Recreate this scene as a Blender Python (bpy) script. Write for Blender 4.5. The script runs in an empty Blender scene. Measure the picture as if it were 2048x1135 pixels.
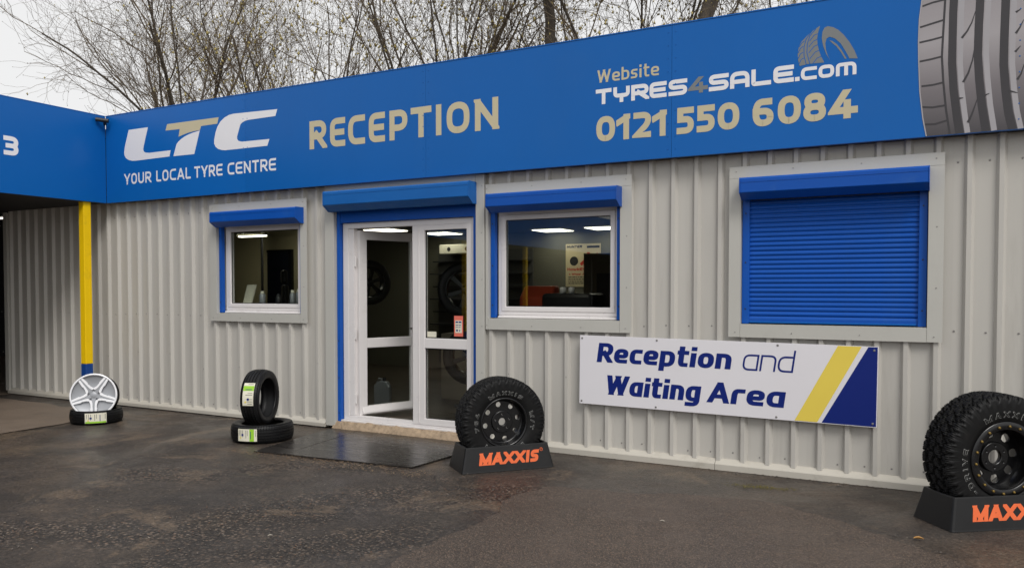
import bpy, bmesh, math, random
import numpy as np
from mathutils import Vector, Matrix, noise as mnoise

R_ = math.radians
scene = bpy.context.scene
COL = scene.collection

# ------------------------------------------------------------------ camera
cam_d = bpy.data.cameras.new('camera')
cam_d.sensor_width = 36.0
cam_d.lens = 1609.5 / 2048 * 36
cam_d.shift_y = 59.0 / 2048
cam_d.clip_end = 2000
cam = bpy.data.objects.new('camera', cam_d)
cam.location = (0, -6.705, 1.5)
cam.rotation_euler = (R_(90 - 1.684), 0, R_(28.664))
COL.objects.link(cam)
scene.camera = cam

# ------------------------------------------------------------------ sky: bright even overcast
SUN_EL, SUN_AZ = R_(46), R_(132)      # azimuth clockwise from +Y (north)
world = bpy.data.worlds.new('World')
scene.world = world
world.use_nodes = True
wn, wl = world.node_tree.nodes, world.node_tree.links
bg = wn['Background']
sky = wn.new('ShaderNodeTexSky')
sky.sky_type = 'NISHITA'
sky.sun_disc = False
sky.sun_elevation = SUN_EL
sky.sun_rotation = SUN_AZ
sky.air_density = 1.0
sky.dust_density = 6.0
hsv = wn.new('ShaderNodeHueSaturation')
hsv.inputs['Saturation'].default_value = 0.08
wl.new(sky.outputs[0], hsv.inputs['Color'])
mixw = wn.new('ShaderNodeMixRGB')
mixw.inputs['Fac'].default_value = 0.85
mixw.inputs['Color2'].default_value = (8.2, 8.22, 8.25, 1)      # cloud cover
wl.new(hsv.outputs[0], mixw.inputs['Color1'])
wl.new(mixw.outputs[0], bg.inputs['Color'])
bg.inputs['Strength'].default_value = 0.1

sun_d = bpy.data.lights.new('sun', 'SUN')
sun_d.energy = 1.5
sun_d.angle = R_(22)
sun_d.color = (1.0, 0.97, 0.93)
sun = bpy.data.objects.new('sun', sun_d)
sdir = Vector((math.sin(SUN_AZ) * math.cos(SUN_EL), math.cos(SUN_AZ) * math.cos(SUN_EL), math.sin(SUN_EL)))
sun.rotation_euler = sdir.to_track_quat('Z', 'Y').to_euler()
sun.location = sdir * 40
COL.objects.link(sun)

vs = scene.view_settings
vs.view_transform = 'Standard'
vs.look = 'None'
vs.exposure = 0.22
vs.gamma = 1.0
vs.use_curve_mapping = False

# ------------------------------------------------------------------ helpers
def link(o, parent=None):
    COL.objects.link(o)
    if parent is not None:
        o.parent = parent
    return o

def tag(o, label=None, cat=None, group=None, kind=None):
    if label: o['label'] = label
    if cat: o['category'] = cat
    if group: o['group'] = group
    if kind: o['kind'] = kind
    return o

def empty(name, loc=(0, 0, 0), rz=0.0, label=None, cat=None, group=None):
    o = bpy.data.objects.new(name, None)
    o.empty_display_size = 0.1
    o.location = loc
    o.rotation_euler = (0, 0, rz)
    link(o)
    return tag(o, label, cat, group)

class MB:
    def __init__(s):
        s.v, s.f = [], []
    def add(s, verts, faces):
        b = len(s.v)
        s.v += [tuple(p) for p in verts]
        s.f += [tuple(i + b for i in q) for q in faces]
        return s
    def box(s, x0, x1, y0, y1, z0, z1):
        v = [(x, y, z) for z in (z0, z1) for y in (y0, y1) for x in (x0, x1)]
        return s.add(v, [(0, 2, 3, 1), (4, 5, 7, 6), (0, 1, 5, 4), (2, 6, 7, 3), (0, 4, 6, 2), (1, 3, 7, 5)])
    def frame(s, x0, x1, z0, z1, wl_, wr, wb, wt, y0, y1):
        """mitred rectangular frame in the xz plane, front y0, back y1"""
        o = [(x0, z0), (x1, z0), (x1, z1), (x0, z1)]
        i = [(x0 + wl_, z0 + wb), (x1 - wr, z0 + wb), (x1 - wr, z1 - wt), (x0 + wl_, z1 - wt)]
        v = [(a, y0, b) for a, b in o] + [(a, y0, b) for a, b in i] + [(a, y1, b) for a, b in o] + [(a, y1, b) for a, b in i]
        f = []
        for k in range(4):
            n = (k + 1) % 4
            f += [(k, n, 4 + n, 4 + k), (8 + n, 8 + k, 12 + k, 12 + n), (k, 8 + k, 8 + n, n), (4 + k, 4 + n, 12 + n, 12 + k)]
        return s.add(v, f)
    def prism_x(s, prof, x0, x1):
        """(y,z) profile extruded along x"""
        n = len(prof)
        v = [(x0, a, b) for a, b in prof] + [(x1, a, b) for a, b in prof]
        f = [tuple(range(n - 1, -1, -1)), tuple(range(n, 2 * n))]
        f += [(k, (k + 1) % n, n + (k + 1) % n, n + k) for k in range(n)]
        return s.add(v, f)
    def prism(s, pts, n_off):
        """closed 3d polygon extruded by n_off vector"""
        n = len(pts); o = Vector(n_off)
        v = [Vector(p) for p in pts] + [Vector(p) + o for p in pts]
        f = [tuple(range(n - 1, -1, -1)), tuple(range(n, 2 * n))]
        f += [(k, (k + 1) % n, n + (k + 1) % n, n + k) for k in range(n)]
        return s.add(v, f)
    def tube(s, pts, r, n=8, cap=True):
        pts = [Vector(p) for p in pts]
        rs = r if isinstance(r, (list, tuple)) else [r] * len(pts)
        rings = []
        for i, p in enumerate(pts):
            d = (pts[min(i + 1, len(pts) - 1)] - pts[max(i - 1, 0)]).normalized()
            a = d.orthogonal().normalized() if abs(d.z) > .9 else d.cross(Vector((0, 0, 1))).normalized()
            b = d.cross(a)
            rings.append([p + (a * math.cos(2 * math.pi * k / n) + b * math.sin(2 * math.pi * k / n)) * rs[i] for k in range(n)])
        v = [q for g in rings for q in g]
        f = [(i * n + k, i * n + (k + 1) % n, (i + 1) * n + (k + 1) % n, (i + 1) * n + k) for i in range(len(pts) - 1) for k in range(n)]
        if cap:
            f += [tuple(range(n - 1, -1, -1)), tuple((len(pts) - 1) * n + k for k in range(n))]
        return s.add(v, f)
    def lathe(s, prof, n=48, closed=False, axis='y'):
        """(y, r) profile turned about the y axis"""
        m = len(prof)
        v = []
        for k in range(n):
            a = 2 * math.pi * k / n
            for (y, r) in prof:
                if axis == 'y': v.append((r * math.cos(a), y, r * math.sin(a)))
                else: v.append((r * math.cos(a), r * math.sin(a), y))
        f = []
        for k in range(n):
            k2 = (k + 1) % n
            for j in range(m if closed else m - 1):
                j2 = (j + 1) % m
                f.append((k * m + j, k * m + j2, k2 * m + j2, k2 * m + j))
        return s.add(v, f)
    def mesh(s, name, smooth=False):
        me = bpy.data.meshes.new(name)
        me.from_pydata(s.v, [], s.f)
        if smooth:
            me.polygons.foreach_set('use_smooth', [True] * len(me.polygons))
        me.update()
        return me
    def build(s, name, mat, parent=None, smooth=False, bevel=0, fix=True):
        me = s.mesh(name, smooth)
        if fix:
            bm = bmesh.new(); bm.from_mesh(me)
            bmesh.ops.recalc_face_normals(bm, faces=bm.faces[:])
            bm.to_mesh(me); bm.free()
        return obj_from(name, me, mat, parent, bevel)

def obj_from(name, me, mat, parent=None, bevel=0):
    o = bpy.data.objects.new(name, me)
    if mat is not None:
        me.materials.append(mat)
    link(o, parent)
    if bevel:
        b = o.modifiers.new('bevel', 'BEVEL')
        b.width = bevel; b.segments = 2; b.limit_method = 'ANGLE'; b.angle_limit = R_(40)
    return o

def np_mesh(name, V, Fq):
    """V (n,3), Fq (m,k) all faces same size"""
    me = bpy.data.meshes.new(name)
    V = np.asarray(V, np.float32); Fq = np.asarray(Fq, np.int32)
    k = Fq.shape[1]
    me.vertices.add(len(V)); me.vertices.foreach_set('co', V.ravel())
    me.loops.add(Fq.size); me.loops.foreach_set('vertex_index', Fq.ravel())
    me.polygons.add(len(Fq))
    me.polygons.foreach_set('loop_start', np.arange(0, Fq.size, k, dtype=np.int32))
    me.polygons.foreach_set('loop_total', np.full(len(Fq), k, dtype=np.int32))
    me.update(calc_edges=True)
    me.validate()
    return me

# ------------------------------------------------------------------ materials
def nodes_of(m):
    m.use_nodes = True
    return m.node_tree.nodes, m.node_tree.links, m.node_tree.nodes['Principled BSDF']

def mat(name, col, rough=.5, metal=0.0, var=0.12, scale=3.0, bump=0.0, bscale=60.0, spec=.5, coat=0.0, stretch=(1, 1, 1), dirt=0.0, dirtcol=(.12, .10, .08), rvar=.1, rnd=0.0):
    m = bpy.data.materials.new(name)
    n, l, p = nodes_of(m)
    tc = n.new('ShaderNodeTexCoord')
    mp = n.new('ShaderNodeMapping'); mp.inputs['Scale'].default_value = stretch
    l.new(tc.outputs['Object'], mp.inputs[0])
    nz = n.new('ShaderNodeTexNoise'); nz.inputs['Scale'].default_value = scale; nz.inputs['Detail'].default_value = 6; nz.inputs['Roughness'].default_value = .6
    l.new(mp.outputs[0], nz.inputs['Vector'])
    mx = n.new('ShaderNodeMixRGB')
    mx.inputs['Color1'].default_value = (*[c * (1 - var) for c in col], 1)
    mx.inputs['Color2'].default_value = (*[min(1, c * (1 + var)) for c in col], 1)
    l.new(nz.outputs['Fac'], mx.inputs['Fac'])
    out = mx.outputs[0]
    if dirt:
        n2 = n.new('ShaderNodeTexNoise'); n2.inputs['Scale'].default_value = scale * 1.7; n2.inputs['Detail'].default_value = 8; n2.inputs['Roughness'].default_value = .7
        l.new(mp.outputs[0], n2.inputs['Vector'])
        rp = n.new('ShaderNodeValToRGB'); rp.color_ramp.elements[0].position = .55; rp.color_ramp.elements[1].position = .8
        rp.color_ramp.elements[0].color = (0, 0, 0, 1); rp.color_ramp.elements[1].color = (dirt, dirt, dirt, 1)
        l.new(n2.outputs['Fac'], rp.inputs[0])
        m2 = n.new('ShaderNodeMixRGB'); m2.inputs['Color2'].default_value = (*dirtcol, 1)
        l.new(rp.outputs[0], m2.inputs['Fac']); l.new(out, m2.inputs['Color1'])
        out = m2.outputs[0]
    if rnd:
        oi = n.new('ShaderNodeObjectInfo'); rm = n.new('ShaderNodeMapRange')
        rm.inputs['To Min'].default_value = 1 - rnd; rm.inputs['To Max'].default_value = 1 + rnd
        hs = n.new('ShaderNodeHueSaturation'); l.new(oi.outputs['Random'], rm.inputs['Value']); l.new(rm.outputs[0], hs.inputs['Value'])
        l.new(out, hs.inputs['Color']); out = hs.outputs[0]
    l.new(out, p.inputs['Base Color'])
    mr = n.new('ShaderNodeMapRange'); mr.inputs['To Min'].default_value = max(.02, rough - rvar); mr.inputs['To Max'].default_value = min(1, rough + rvar)
    l.new(nz.outputs['Fac'], mr.inputs['Value']); l.new(mr.outputs[0], p.inputs['Roughness'])
    p.inputs['Metallic'].default_value = metal
    p.inputs['Specular IOR Level'].default_value = spec
    p.inputs['Coat Weight'].default_value = coat
    if bump:
        nb = n.new('ShaderNodeTexNoise'); nb.inputs['Scale'].default_value = bscale; nb.inputs['Detail'].default_value = 5
        l.new(tc.outputs['Object'], nb.inputs['Vector'])
        bp = n.new('ShaderNodeBump'); bp.inputs['Strength'].default_value = bump; bp.inputs['Distance'].default_value = .01
        l.new(nb.outputs['Fac'], bp.inputs['Height']); l.new(bp.outputs[0], p.inputs['Normal'])
    return m

def emit(name, col, s):
    m = bpy.data.materials.new(name)
    n, l, p = nodes_of(m)
    p.inputs['Base Color'].default_value = (*col, 1)
    p.inputs['Emission Color'].default_value = (*col, 1)
    p.inputs['Emission Strength'].default_value = s
    return m

def glass_mat():
    m = bpy.data.materials.new('window_glass')
    m.use_nodes = True
    n, l = m.node_tree.nodes, m.node_tree.links
    n.clear()
    out = n.new('ShaderNodeOutputMaterial'); mx = n.new('ShaderNodeMixShader')
    tr = n.new('ShaderNodeBsdfTransparent'); tr.inputs[0].default_value = (.86, .88, .86, 1)
    gl = n.new('ShaderNodeBsdfGlossy'); gl.inputs['Roughness'].default_value = .01; gl.inputs[0].default_value = (1, 1, 1, 1)
    fr = n.new('ShaderNodeLayerWeight'); fr.inputs['Blend'].default_value = .5
    po = n.new('ShaderNodeMath'); po.operation = 'POWER'; po.inputs[1].default_value = 5.0
    mu = n.new('ShaderNodeMath'); mu.operation = 'MULTIPLY_ADD'; mu.inputs[1].default_value = .94; mu.inputs[2].default_value = .06; mu.use_clamp = True
    l.new(fr.outputs['Facing'], po.inputs[0]); l.new(po.outputs[0], mu.inputs[0]); l.new(mu.outputs[0], mx.inputs['Fac'])
    l.new(tr.outputs[0], mx.inputs[1]); l.new(gl.outputs[0], mx.inputs[2]); l.new(mx.outputs[0], out.inputs[0])
    return m

M = {}
M['wall'] = mat('painted_steel_sheet', (.50, .48, .44), .38, 0, .07, 1.2, 0, 60, .5, stretch=(3, 3, .3), dirt=.34, dirtcol=(.24, .215, .18), rnd=.025)
M['flash'] = mat('grey_flashing', (.49, .48, .44), .4, 0, .06, 2.0, .02, 8, dirt=.15, dirtcol=(.25, .23, .2))
M['skirt'] = mat('grey_skirting', (.50, .47, .41), .5, 0, .08, 3, 0, dirt=.45, dirtcol=(.16, .13, .09))
M['fascia'] = mat('blue_fascia', (.004, .114, .415), .32, 0, .10, .7, .05, 1.6, .22, stretch=(1, 1, .6), dirt=.12, dirtcol=(.05, .15, .36), rnd=.05)
M['shutter'] = mat('blue_shutter_paint', (.004, .080, .40), .38, 0, .08, 3, .02, 30, .25, dirt=.28, dirtcol=(.05, .15, .38), rnd=.05)
M['oldshutter'] = mat('weathered_blue_paint', (.006, .115, .40), .42, 0, .14, 2.5, .03, 20, .3, stretch=(.6, 1, 2), dirt=.5, dirtcol=(.06, .22, .46))
M['upvc'] = mat('white_upvc', (.72, .69, .68), .3, 0, .04, 4, 0, dirt=.22, dirtcol=(.42, .36, .29))
M['white'] = mat('white_vinyl', (.79, .78, .80), .4, 0, .04, 5, 0)
M['signwhite'] = mat('sign_white', (.76, .74, .77), .32, 0, .03, 3, 0)
M['tan'] = mat('beige_vinyl', (.55, .485, .32), .45, 0, .05, 4, 0)
M['greyv'] = mat('grey_vinyl', (.19, .20, .20), .45, 0, .05, 4, 0)
M['fblue'] = mat('blue_vinyl', (.005, .118, .42), .35, 0, .04, 1, 0, spec=.22)
M['navy'] = mat('sign_navy', (.007, .020, .17), .35, 0, .04, 3, 0, spec=.2)
M['yelv'] = mat('sign_yellow', (.80, .62, .09), .4, 0, .04, 3, 0)
M['orange'] = mat('orange_print', (.76, .135, .035), .55, 0, .15, 9, 0, dirt=.25, dirtcol=(.3, .08, .03))
M['yellow'] = mat('yellow_paint', (.90, .585, .004), .45, 0, .10, 3, .03, 20, .3, dirt=.4, dirtcol=(.38, .24, .03))
M['postblue'] = mat('post_blue_paint', (.006, .055, .25), .45, 0, .1, 5, .03, 20)
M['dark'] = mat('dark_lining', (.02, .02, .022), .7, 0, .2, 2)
M['black'] = mat('black_plastic', (.012, .012, .013), .42, 0, .3, 6, .06, 90)
M['stand'] = mat('stand_black_plastic', (.013, .013, .0135), .36, 0, .35, 5, .05, 40, .3, dirt=.35, dirtcol=(.040, .034, .028))
M['rubber'] = mat('tyre_rubber', (.006, .006, .0062), .5, 0, .3, 9, .05, 70, .22, dirt=.55, dirtcol=(.022, .018, .015))
M['rubber2'] = mat('new_tyre_rubber', (.006, .006, .0065), .42, 0, .3, 12, .04, 90, .3)
M['rim'] = mat('black_rim_paint', (.005, .005, .0055), .24, 0, .2, 7, 0, spec=.5, rvar=.06)
M['silver'] = mat('machined_alloy', (.86, .86, .88), .3, .1, .04, 8, 0)
M['alloygrey'] = mat('grey_alloy', (.33, .34, .36), .38, .3, .12, 8, 0)
M['brass'] = mat('brass_bolt', (.42, .28, .08), .3, .9, .1, 20)
M['steel'] = mat('screw_steel', (.30, .29, .28), .4, .7, .1, 20)
M['mortar'] = mat('crumbly_mortar', (.35, .26, .175), .9, 0, .5, 12, .9, 40, dirt=.9, dirtcol=(.09, .062, .04))
M['concrete'] = mat('bay_concrete', (.18, .138, .105), .55, 0, .45, 1.6, .4, 30, dirt=.8, dirtcol=(.06, .048, .040), rvar=.2)
M['roof'] = mat('roof_felt', (.10, .10, .10), .9, 0, .2, 3)
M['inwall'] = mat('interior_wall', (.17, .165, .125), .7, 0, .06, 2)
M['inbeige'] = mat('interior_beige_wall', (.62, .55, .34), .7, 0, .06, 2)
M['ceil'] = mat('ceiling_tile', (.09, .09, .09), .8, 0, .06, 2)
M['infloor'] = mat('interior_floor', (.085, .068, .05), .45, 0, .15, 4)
M['bark'] = mat('bark', (.10, .083, .066), .9, 0, .35, 6, .5, 30)
M['twig'] = mat('twig_bark', (.15, .115, .078), .9, 0, .3, 2)
M['bud'] = mat('spring_bud', (.36, .29, .10), .7, 0, .3, 3)
M['red'] = mat('red_vinyl', (.60, .09, .04), .5, 0, .1, 6)
M['card'] = mat('cardboard', (.42, .36, .27), .8, 0, .08, 5)
M['paper'] = mat('paper', (.72, .69, .56), .6, 0, .03, 5)
M['print'] = mat('print_black', (.02, .02, .02), .6)
M['printred'] = mat('print_red', (.55, .05, .03), .6)
M['coral'] = mat('coral_card', (.75, .17, .12), .5)
M['green'] = mat('label_green', (.30, .58, .03), .5)
M['glass'] = glass_mat()
M['lamp'] = emit('ceiling_light_panel', (1.0, .95, .80), 4.5)
M['tube'] = emit('fluorescent_tube', (1.0, .95, .82), 3.0)
M['leaf'] = mat('dead_leaf', (.42, .22, .06), .7, 0, .3, 30)
M['leafr'] = mat('red_leaf', (.30, .06, .03), .7, 0, .3, 30)

# ground: wet worn asphalt
def asphalt(name, base, brown, speck, wet=.5, fine=1.0, moss=0.0, attr=None, amp=1.0):
    m = bpy.data.materials.new(name)
    n, l, p = nodes_of(m)
    tc = n.new('ShaderNodeTexCoord')
    def noise(sc, det=8, ro=.6, w=0.0):
        z = n.new('ShaderNodeTexNoise'); z.inputs['Scale'].default_value = sc; z.inputs['Detail'].default_value = det; z.inputs['Roughness'].default_value = ro
        z.inputs['Distortion'].default_value = w
        l.new(tc.outputs['Object'], z.inputs['Vector']); return z
    def ramp(src, a, b, c0=(0, 0, 0, 1), c1=(1, 1, 1, 1)):
        r = n.new('ShaderNodeValToRGB'); r.color_ramp.elements[0].position = a; r.color_ramp.elements[1].position = b
        r.color_ramp.elements[0].color = c0; r.color_ramp.elements[1].color = c1
        l.new(src, r.inputs[0]); return r
    def mix(f, a, b):
        x = n.new('ShaderNodeMixRGB')
        if hasattr(f, 'links'): l.new(f, x.inputs['Fac'])
        else: x.inputs['Fac'].default_value = f
        for s, q in (('Color1', a), ('Color2', b)):
            if isinstance(q, tuple): x.inputs[s].default_value = (*q, 1)
            else: l.new(q, x.inputs[s])
        return x.outputs[0]
    big = noise(.45, 6, .62, .6); med = noise(2.2, 8, .65, .4); fin = noise(42, 6, .8)
    c = mix(ramp(big.outputs['Fac'], .47, .66).outputs[0], base, brown)
    c = mix(ramp(med.outputs['Fac'], .5, .72).outputs[0], c, tuple(k * .62 for k in base))
    # aggregate
    vo = n.new('ShaderNodeTexVoronoi'); vo.inputs['Scale'].default_value = 46 * fine
    l.new(tc.outputs['Object'], vo.inputs['Vector'])
    vc = n.new('ShaderNodeSeparateColor'); l.new(vo.outputs['Color'], vc.inputs[0])
    stone = ramp(vc.outputs[0], .45, .90)
    if attr:
        at = n.new('ShaderNodeAttribute'); at.attribute_name = attr
        ea = n.new('ShaderNodeMath'); ea.operation = 'MULTIPLY_ADD'; ea.inputs[1].default_value = .55
        l.new(noise(5, 8, .75, .5).outputs['Fac'], ea.inputs[0]); l.new(at.outputs['Fac'], ea.inputs[2])
        expo = ramp(ea.outputs[0], .42, .85, (.10, .10, .10, 1))
    else:
        expo = ramp(noise(1.1, 8, .7, .5).outputs['Fac'], .30, .55, (.45, .45, .45, 1))
    mul = n.new('ShaderNodeMath'); mul.operation = 'MULTIPLY'; l.new(stone.outputs[0], mul.inputs[0]); l.new(expo.outputs[0], mul.inputs[1])
    # stones vary from grey to rust
    sc_ = n.new('ShaderNodeMixRGB'); sc_.inputs['Color1'].default_value = (*speck, 1); sc_.inputs['Color2'].default_value = (speck[0] * 1.0, speck[1] * .82, speck[2] * .70, 1)
    l.new(vc.outputs[1], sc_.inputs['Fac'])
    c = mix(mul.outputs[0], c, sc_.outputs[0])
    # dark joints between stones where the surface has worn
    jt = ramp(vo.outputs['Distance'], .25, .62)
    jm = n.new('ShaderNodeMath'); jm.operation = 'MULTIPLY'; l.new(jt.outputs[0], jm.inputs[0]); l.new(expo.outputs[0], jm.inputs[1])
    c = mix(jm.outputs[0], c, tuple(k * .5 for k in base))
    # damp dark patches and pale silt with edges of their own
    if attr:
        dp_ = ramp(noise(.9, 9, .68, 1.2).outputs['Fac'], .50, .57)
        q1 = n.new('ShaderNodeMath'); q1.operation = 'MULTIPLY'; q1.inputs[1].default_value = .45; l.new(dp_.outputs[0], q1.inputs[0])
        c = mix(q1.outputs[0], c, (.030, .026, .024))
        sp_ = ramp(noise(1.3, 10, .74, .8).outputs['Fac'], .54, .63)
        q2 = n.new('ShaderNodeMath'); q2.operation = 'MULTIPLY'; q2.inputs[1].default_value = .8; l.new(sp_.outputs[0], q2.inputs[0])
        c = mix(q2.outputs[0], c, (.135, .100, .070))
    sp2 = ramp(noise(24, 6, .8).outputs['Fac'], .60, .70)
    q3 = n.new('ShaderNodeMath'); q3.operation = 'MULTIPLY'; q3.inputs[1].default_value = .5; l.new(sp2.outputs[0], q3.inputs[0])
    c = mix(q3.outputs[0], c, speck)
    dk = ramp(fin.outputs['Fac'], .33, .67, (1 - .6 * amp,) * 3 + (1,), (1 + .6 * amp, 1 + .56 * amp, 1 + .52 * amp, 1))
    mm = n.new('ShaderNodeMixRGB'); mm.blend_type = 'MULTIPLY'; mm.inputs['Fac'].default_value = 1
    l.new(c, mm.inputs['Color1']); l.new(dk.outputs[0], mm.inputs['Color2'])
    c = mm.outputs[0]
    if moss:
        ms = ramp(noise(3.1, 8, .75).outputs['Fac'], .66, .76)
        sc = n.new('ShaderNodeMath'); sc.operation = 'MULTIPLY'; sc.inputs[1].default_value = moss; l.new(ms.outputs[0], sc.inputs[0])
        c = mix(sc.outputs[0], c, (.085, .07, .02))
    l.new(c, p.inputs['Base Color'])
    rw = ramp(noise(.8, 6, .6, .8).outputs['Fac'], .44, .66, (.58 - .40 * wet,) * 3 + (1,), (.8, .8, .8, 1))
    l.new(rw.outputs[0], p.inputs['Roughness'])
    # relief
    ad = n.new('ShaderNodeMath'); ad.operation = 'MULTIPLY_ADD'; ad.inputs[1].default_value = -.5
    l.new(vo.outputs['Distance'], ad.inputs[0]); l.new(fin.outputs['Fac'], ad.inputs[2])
    b1 = n.new('ShaderNodeBump'); b1.inputs['Strength'].default_value = .8; b1.inputs['Distance'].default_value = .010
    l.new(ad.outputs[0], b1.inputs['Height'])
    b2 = n.new('ShaderNodeBump'); b2.inputs['Strength'].default_value = .5; b2.inputs['Distance'].default_value = .05
    l.new(med.outputs['Fac'], b2.inputs['Height']); l.new(b1.outputs[0], b2.inputs['Normal'])
    l.new(b2.outputs[0], p.inputs['Normal'])
    p.inputs['Specular IOR Level'].default_value = .4
    return m
M['asphalt'] = asphalt('worn_wet_asphalt', (.053, .044, .037), (.112, .083, .060), (.23, .19, .155), .7, 1.0, .5, 'erosion')
M['patch'] = asphalt('newer_asphalt_patch', (.103, .079, .063), (.122, .092, .072), (.22, .175, .138), .30, 2.4, 0, None, .6)
M['mat'] = mat('wet_rubber_mat', (.024, .021, .019), .28, 0, .4, 3, .22, 14, .5, stretch=(1, 3, 1), dirt=.6, dirtcol=(.085, .068, .055), rvar=.16)

# ------------------------------------------------------------------ stroke lettering
G = {
 'R': [[(0, 0), (0, 1), (1, 1, .28), (1, .42, .28), (0, .42)], [(.5, .42), (.98, 0)]],
 'E': [[(1, 1), (0, 1, .22), (0, 0, .22), (1, 0)], [(0, .5), (.92, .5)]],
 'C': [[(1, 1), (0, 1, .34), (0, 0, .34), (1, 0)]],
 'P': [[(0, 0), (0, 1), (1, 1, .28), (1, .38, .28), (0, .38)]],
 'T': [[(0, 1), (1, 1)], [(.5, 0), (.5, 1)]],
 'I': [[(.5, 0), (.5, 1)]],
 'O': [[(0, 0, .34), (0, 1, .34), (1, 1, .34), (1, 0, .34), 'c']],
 'N': [[(0, 0), (0, 1)], [(.02, 1), (.98, 0)], [(1, 0), (1, 1)]],
 'Y': [[(0, 1), (.5, .42)], [(1, 1), (.5, .42)], [(.5, .48), (.5, 0)]],
 'U': [[(0, 1), (0, 0, .34), (1, 0, .34), (1, 1)]],
 'L': [[(0, 1), (0, 0, .1), (1, 0)]],
 'A': [[(0, 0), (.46, 1)], [(1, 0), (.54, 1)], [(.2, .27), (.8, .27)]],
 'S': [[(1, 1), (0, 1, .25), (0, .5, .25), (1, .5, .25), (1, 0, .25), (0, 0)]],
 'W': [[(0, 1), (.2, 0)], [(.2, 0), (.5, .95)], [(.5, .95), (.76, 0)], [(.76, 0), (1, 1)]],
 'M': [[(0, 0), (0, 1)], [(0, 1), (.5, .05)], [(.5, .05), (1, 1)], [(1, 1), (1, 0)]],
 'X': [[(0, 0), (1, 1)], [(0, 1), (1, 0)]],
 'H': [[(0, 0), (0, 1)], [(1, 0), (1, 1)], [(0, .5), (1, .5)]],
 'K': [[(0, 0), (0, 1)], [(0, .45), (1, 1)], [(.25, .55), (1, 0)]],
 'B': [[(0, 0), (0, 1), (.94, 1, .24), (.94, .53, .2), (0, .53)], [(0, .53), (1, .53, .24), (1, 0, .26), (0, 0)]],
 'D': [[(0, 0), (0, 1), (1, 1, .34), (1, 0, .34), (0, 0)]],
 'V': [[(0, 1), (.5, 0)], [(1, 1), (.5, 0)]],
 'G': [[(1, 1), (0, 1, .34), (0, 0, .34), (1, 0), (1, .45), (.55, .45)]],
 '/': [[(0, 0), (1, 1)]], '-': [[(0, .5), (1, .5)]], '.': [[(.5, 0), (.5, .03)]],
 '0': [[(0, 0, .36), (0, 1, .36), (1, 1, .36), (1, 0, .36), 'c']],
 '1': [[(1, 0), (1, 1)], [(1, .97), (0, .80)]],
 '2': [[(0, 1), (1, 1, .3), (1, .55, .25), (0, 0), (1, 0)]],
 '3': [[(0, 1), (1, 1, .25), (1, .5, .2), (.2, .5)], [(.2, .5), (1, .5, .2), (1, 0, .25), (0, 0)]],
 '4': [[(.6, 1), (0, .22), (1.1, .22)], [(.72, 0), (.72, .55)]],
 '5': [[(1, 1), (0.05, 1), (0.05, .56), (1, .56, .27), (1, 0, .27), (0, 0)]],
 '6': [[(.9, 1), (0, 1, .4), (0, 0, .34), (1, 0, .3), (1, .56, .28), (0, .56)]],
 '7': [[(0, 1), (1, 1), (.35, 0)]],
 '8': [[(0.06, .53, .2), (0.06, 1, .26), (.94, 1, .26), (.94, .53, .2), 'c'], [(0, 0, .28), (0, .53, .26), (1, .53, .26), (1, 0, .28), 'c']],
 # techno variants
 'y': [[(0, 1), (0, .42, .2), (1, .42, .2), (1, 1)], [(.5, .42), (.5, 0)]],
 'q': [[(0, 0), (0, 1, .32), (1, 1, .32), (1, 0)], [(0, .36), (1, .36)]],
 'm': [[(0, 0), (0, 1, .2), (1, 1, .32), (1, 0)], [(.5, 0), (.5, 1)]],
 # lower case, own boxes
 'e': [[(.96, 0), (0, 0, .3), (0, 1, .3), (1, 1, .3), (1, .47, .12), (0, .47)]],
 'c': [[(1, 1), (0, 1, .32), (0, 0, .32), (1, 0)]],
 'o': [[(0, 0, .32), (0, 1, .32), (1, 1, .32), (1, 0, .32), 'c']],
 'n': [[(0, 0), (0, 1)], [(0, 1), (1, 1, .32), (1, 0)]],
 'a': [[(1, 0), (1, 1), (0, 1, .34), (0, 0, .34), (1, 0)]],
 'r': [[(0, 0), (0, 1, .3), (1, 1)]],
 's': [[(1, 1), (0, 1, .2), (0, .5, .2), (1, .5, .2), (1, 0, .2), (0, 0)]],
 'i': [[(.5, 0), (.5, .70)], [(.5, .97), (.5, 1)]],
 't': [[(.25, 1), (.25, 0, .2), (1, 0)], [(0, .74), (1, .74)]],
 'b': [[(0, 1), (0, 0), (1, 0, .26), (1, .7, .26), (0, .7)]],
 'd': [[(1, 1), (1, 0), (0, 0, .28), (0, .7, .28), (1, .7)]],
 'p': [[(0, 0), (0, 1), (1, 1, .26), (1, .28, .26), (0, .28)]],
 'g': [[(1, .3), (0, .3, .26), (0, 1, .26), (1, 1), (1, 0, .2), (.05, 0)]],
 'k': [[(0, 0), (0, 1)], [(0, .35), (1, .7)], [(.3, .45), (1, 0)]],
 'h': [[(0, 0), (0, 1)], [(0, .7), (1, .7, .3), (1, 0)]],
 'l': [[(.5, 0), (.5, 1)]],
 'w': [[(0, 1), (.25, 0)], [(.25, 0), (.5, 1)], [(.5, 1), (.75, 0)], [(.75, 0), (1, 1)]],
 'y_': [[(0, 1), (.5, .25)], [(1, 1), (.3, 0)]],
}
def _clip(poly, axis, lim, keep_less):
    out = []
    for i in range(len(poly)):
        a, b = poly[i], poly[(i + 1) % len(poly)]
        ia = (a[axis] <= lim + 1e-9) if keep_less else (a[axis] >= lim - 1e-9)
        ib = (b[axis] <= lim + 1e-9) if keep_less else (b[axis] >= lim - 1e-9)
        if ia: out.append(a)
        if ia != ib:
            t = (lim - a[axis]) / (b[axis] - a[axis])
            out.append((a[0] + t * (b[0] - a[0]), a[1] + t * (b[1] - a[1])))
    return out

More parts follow.
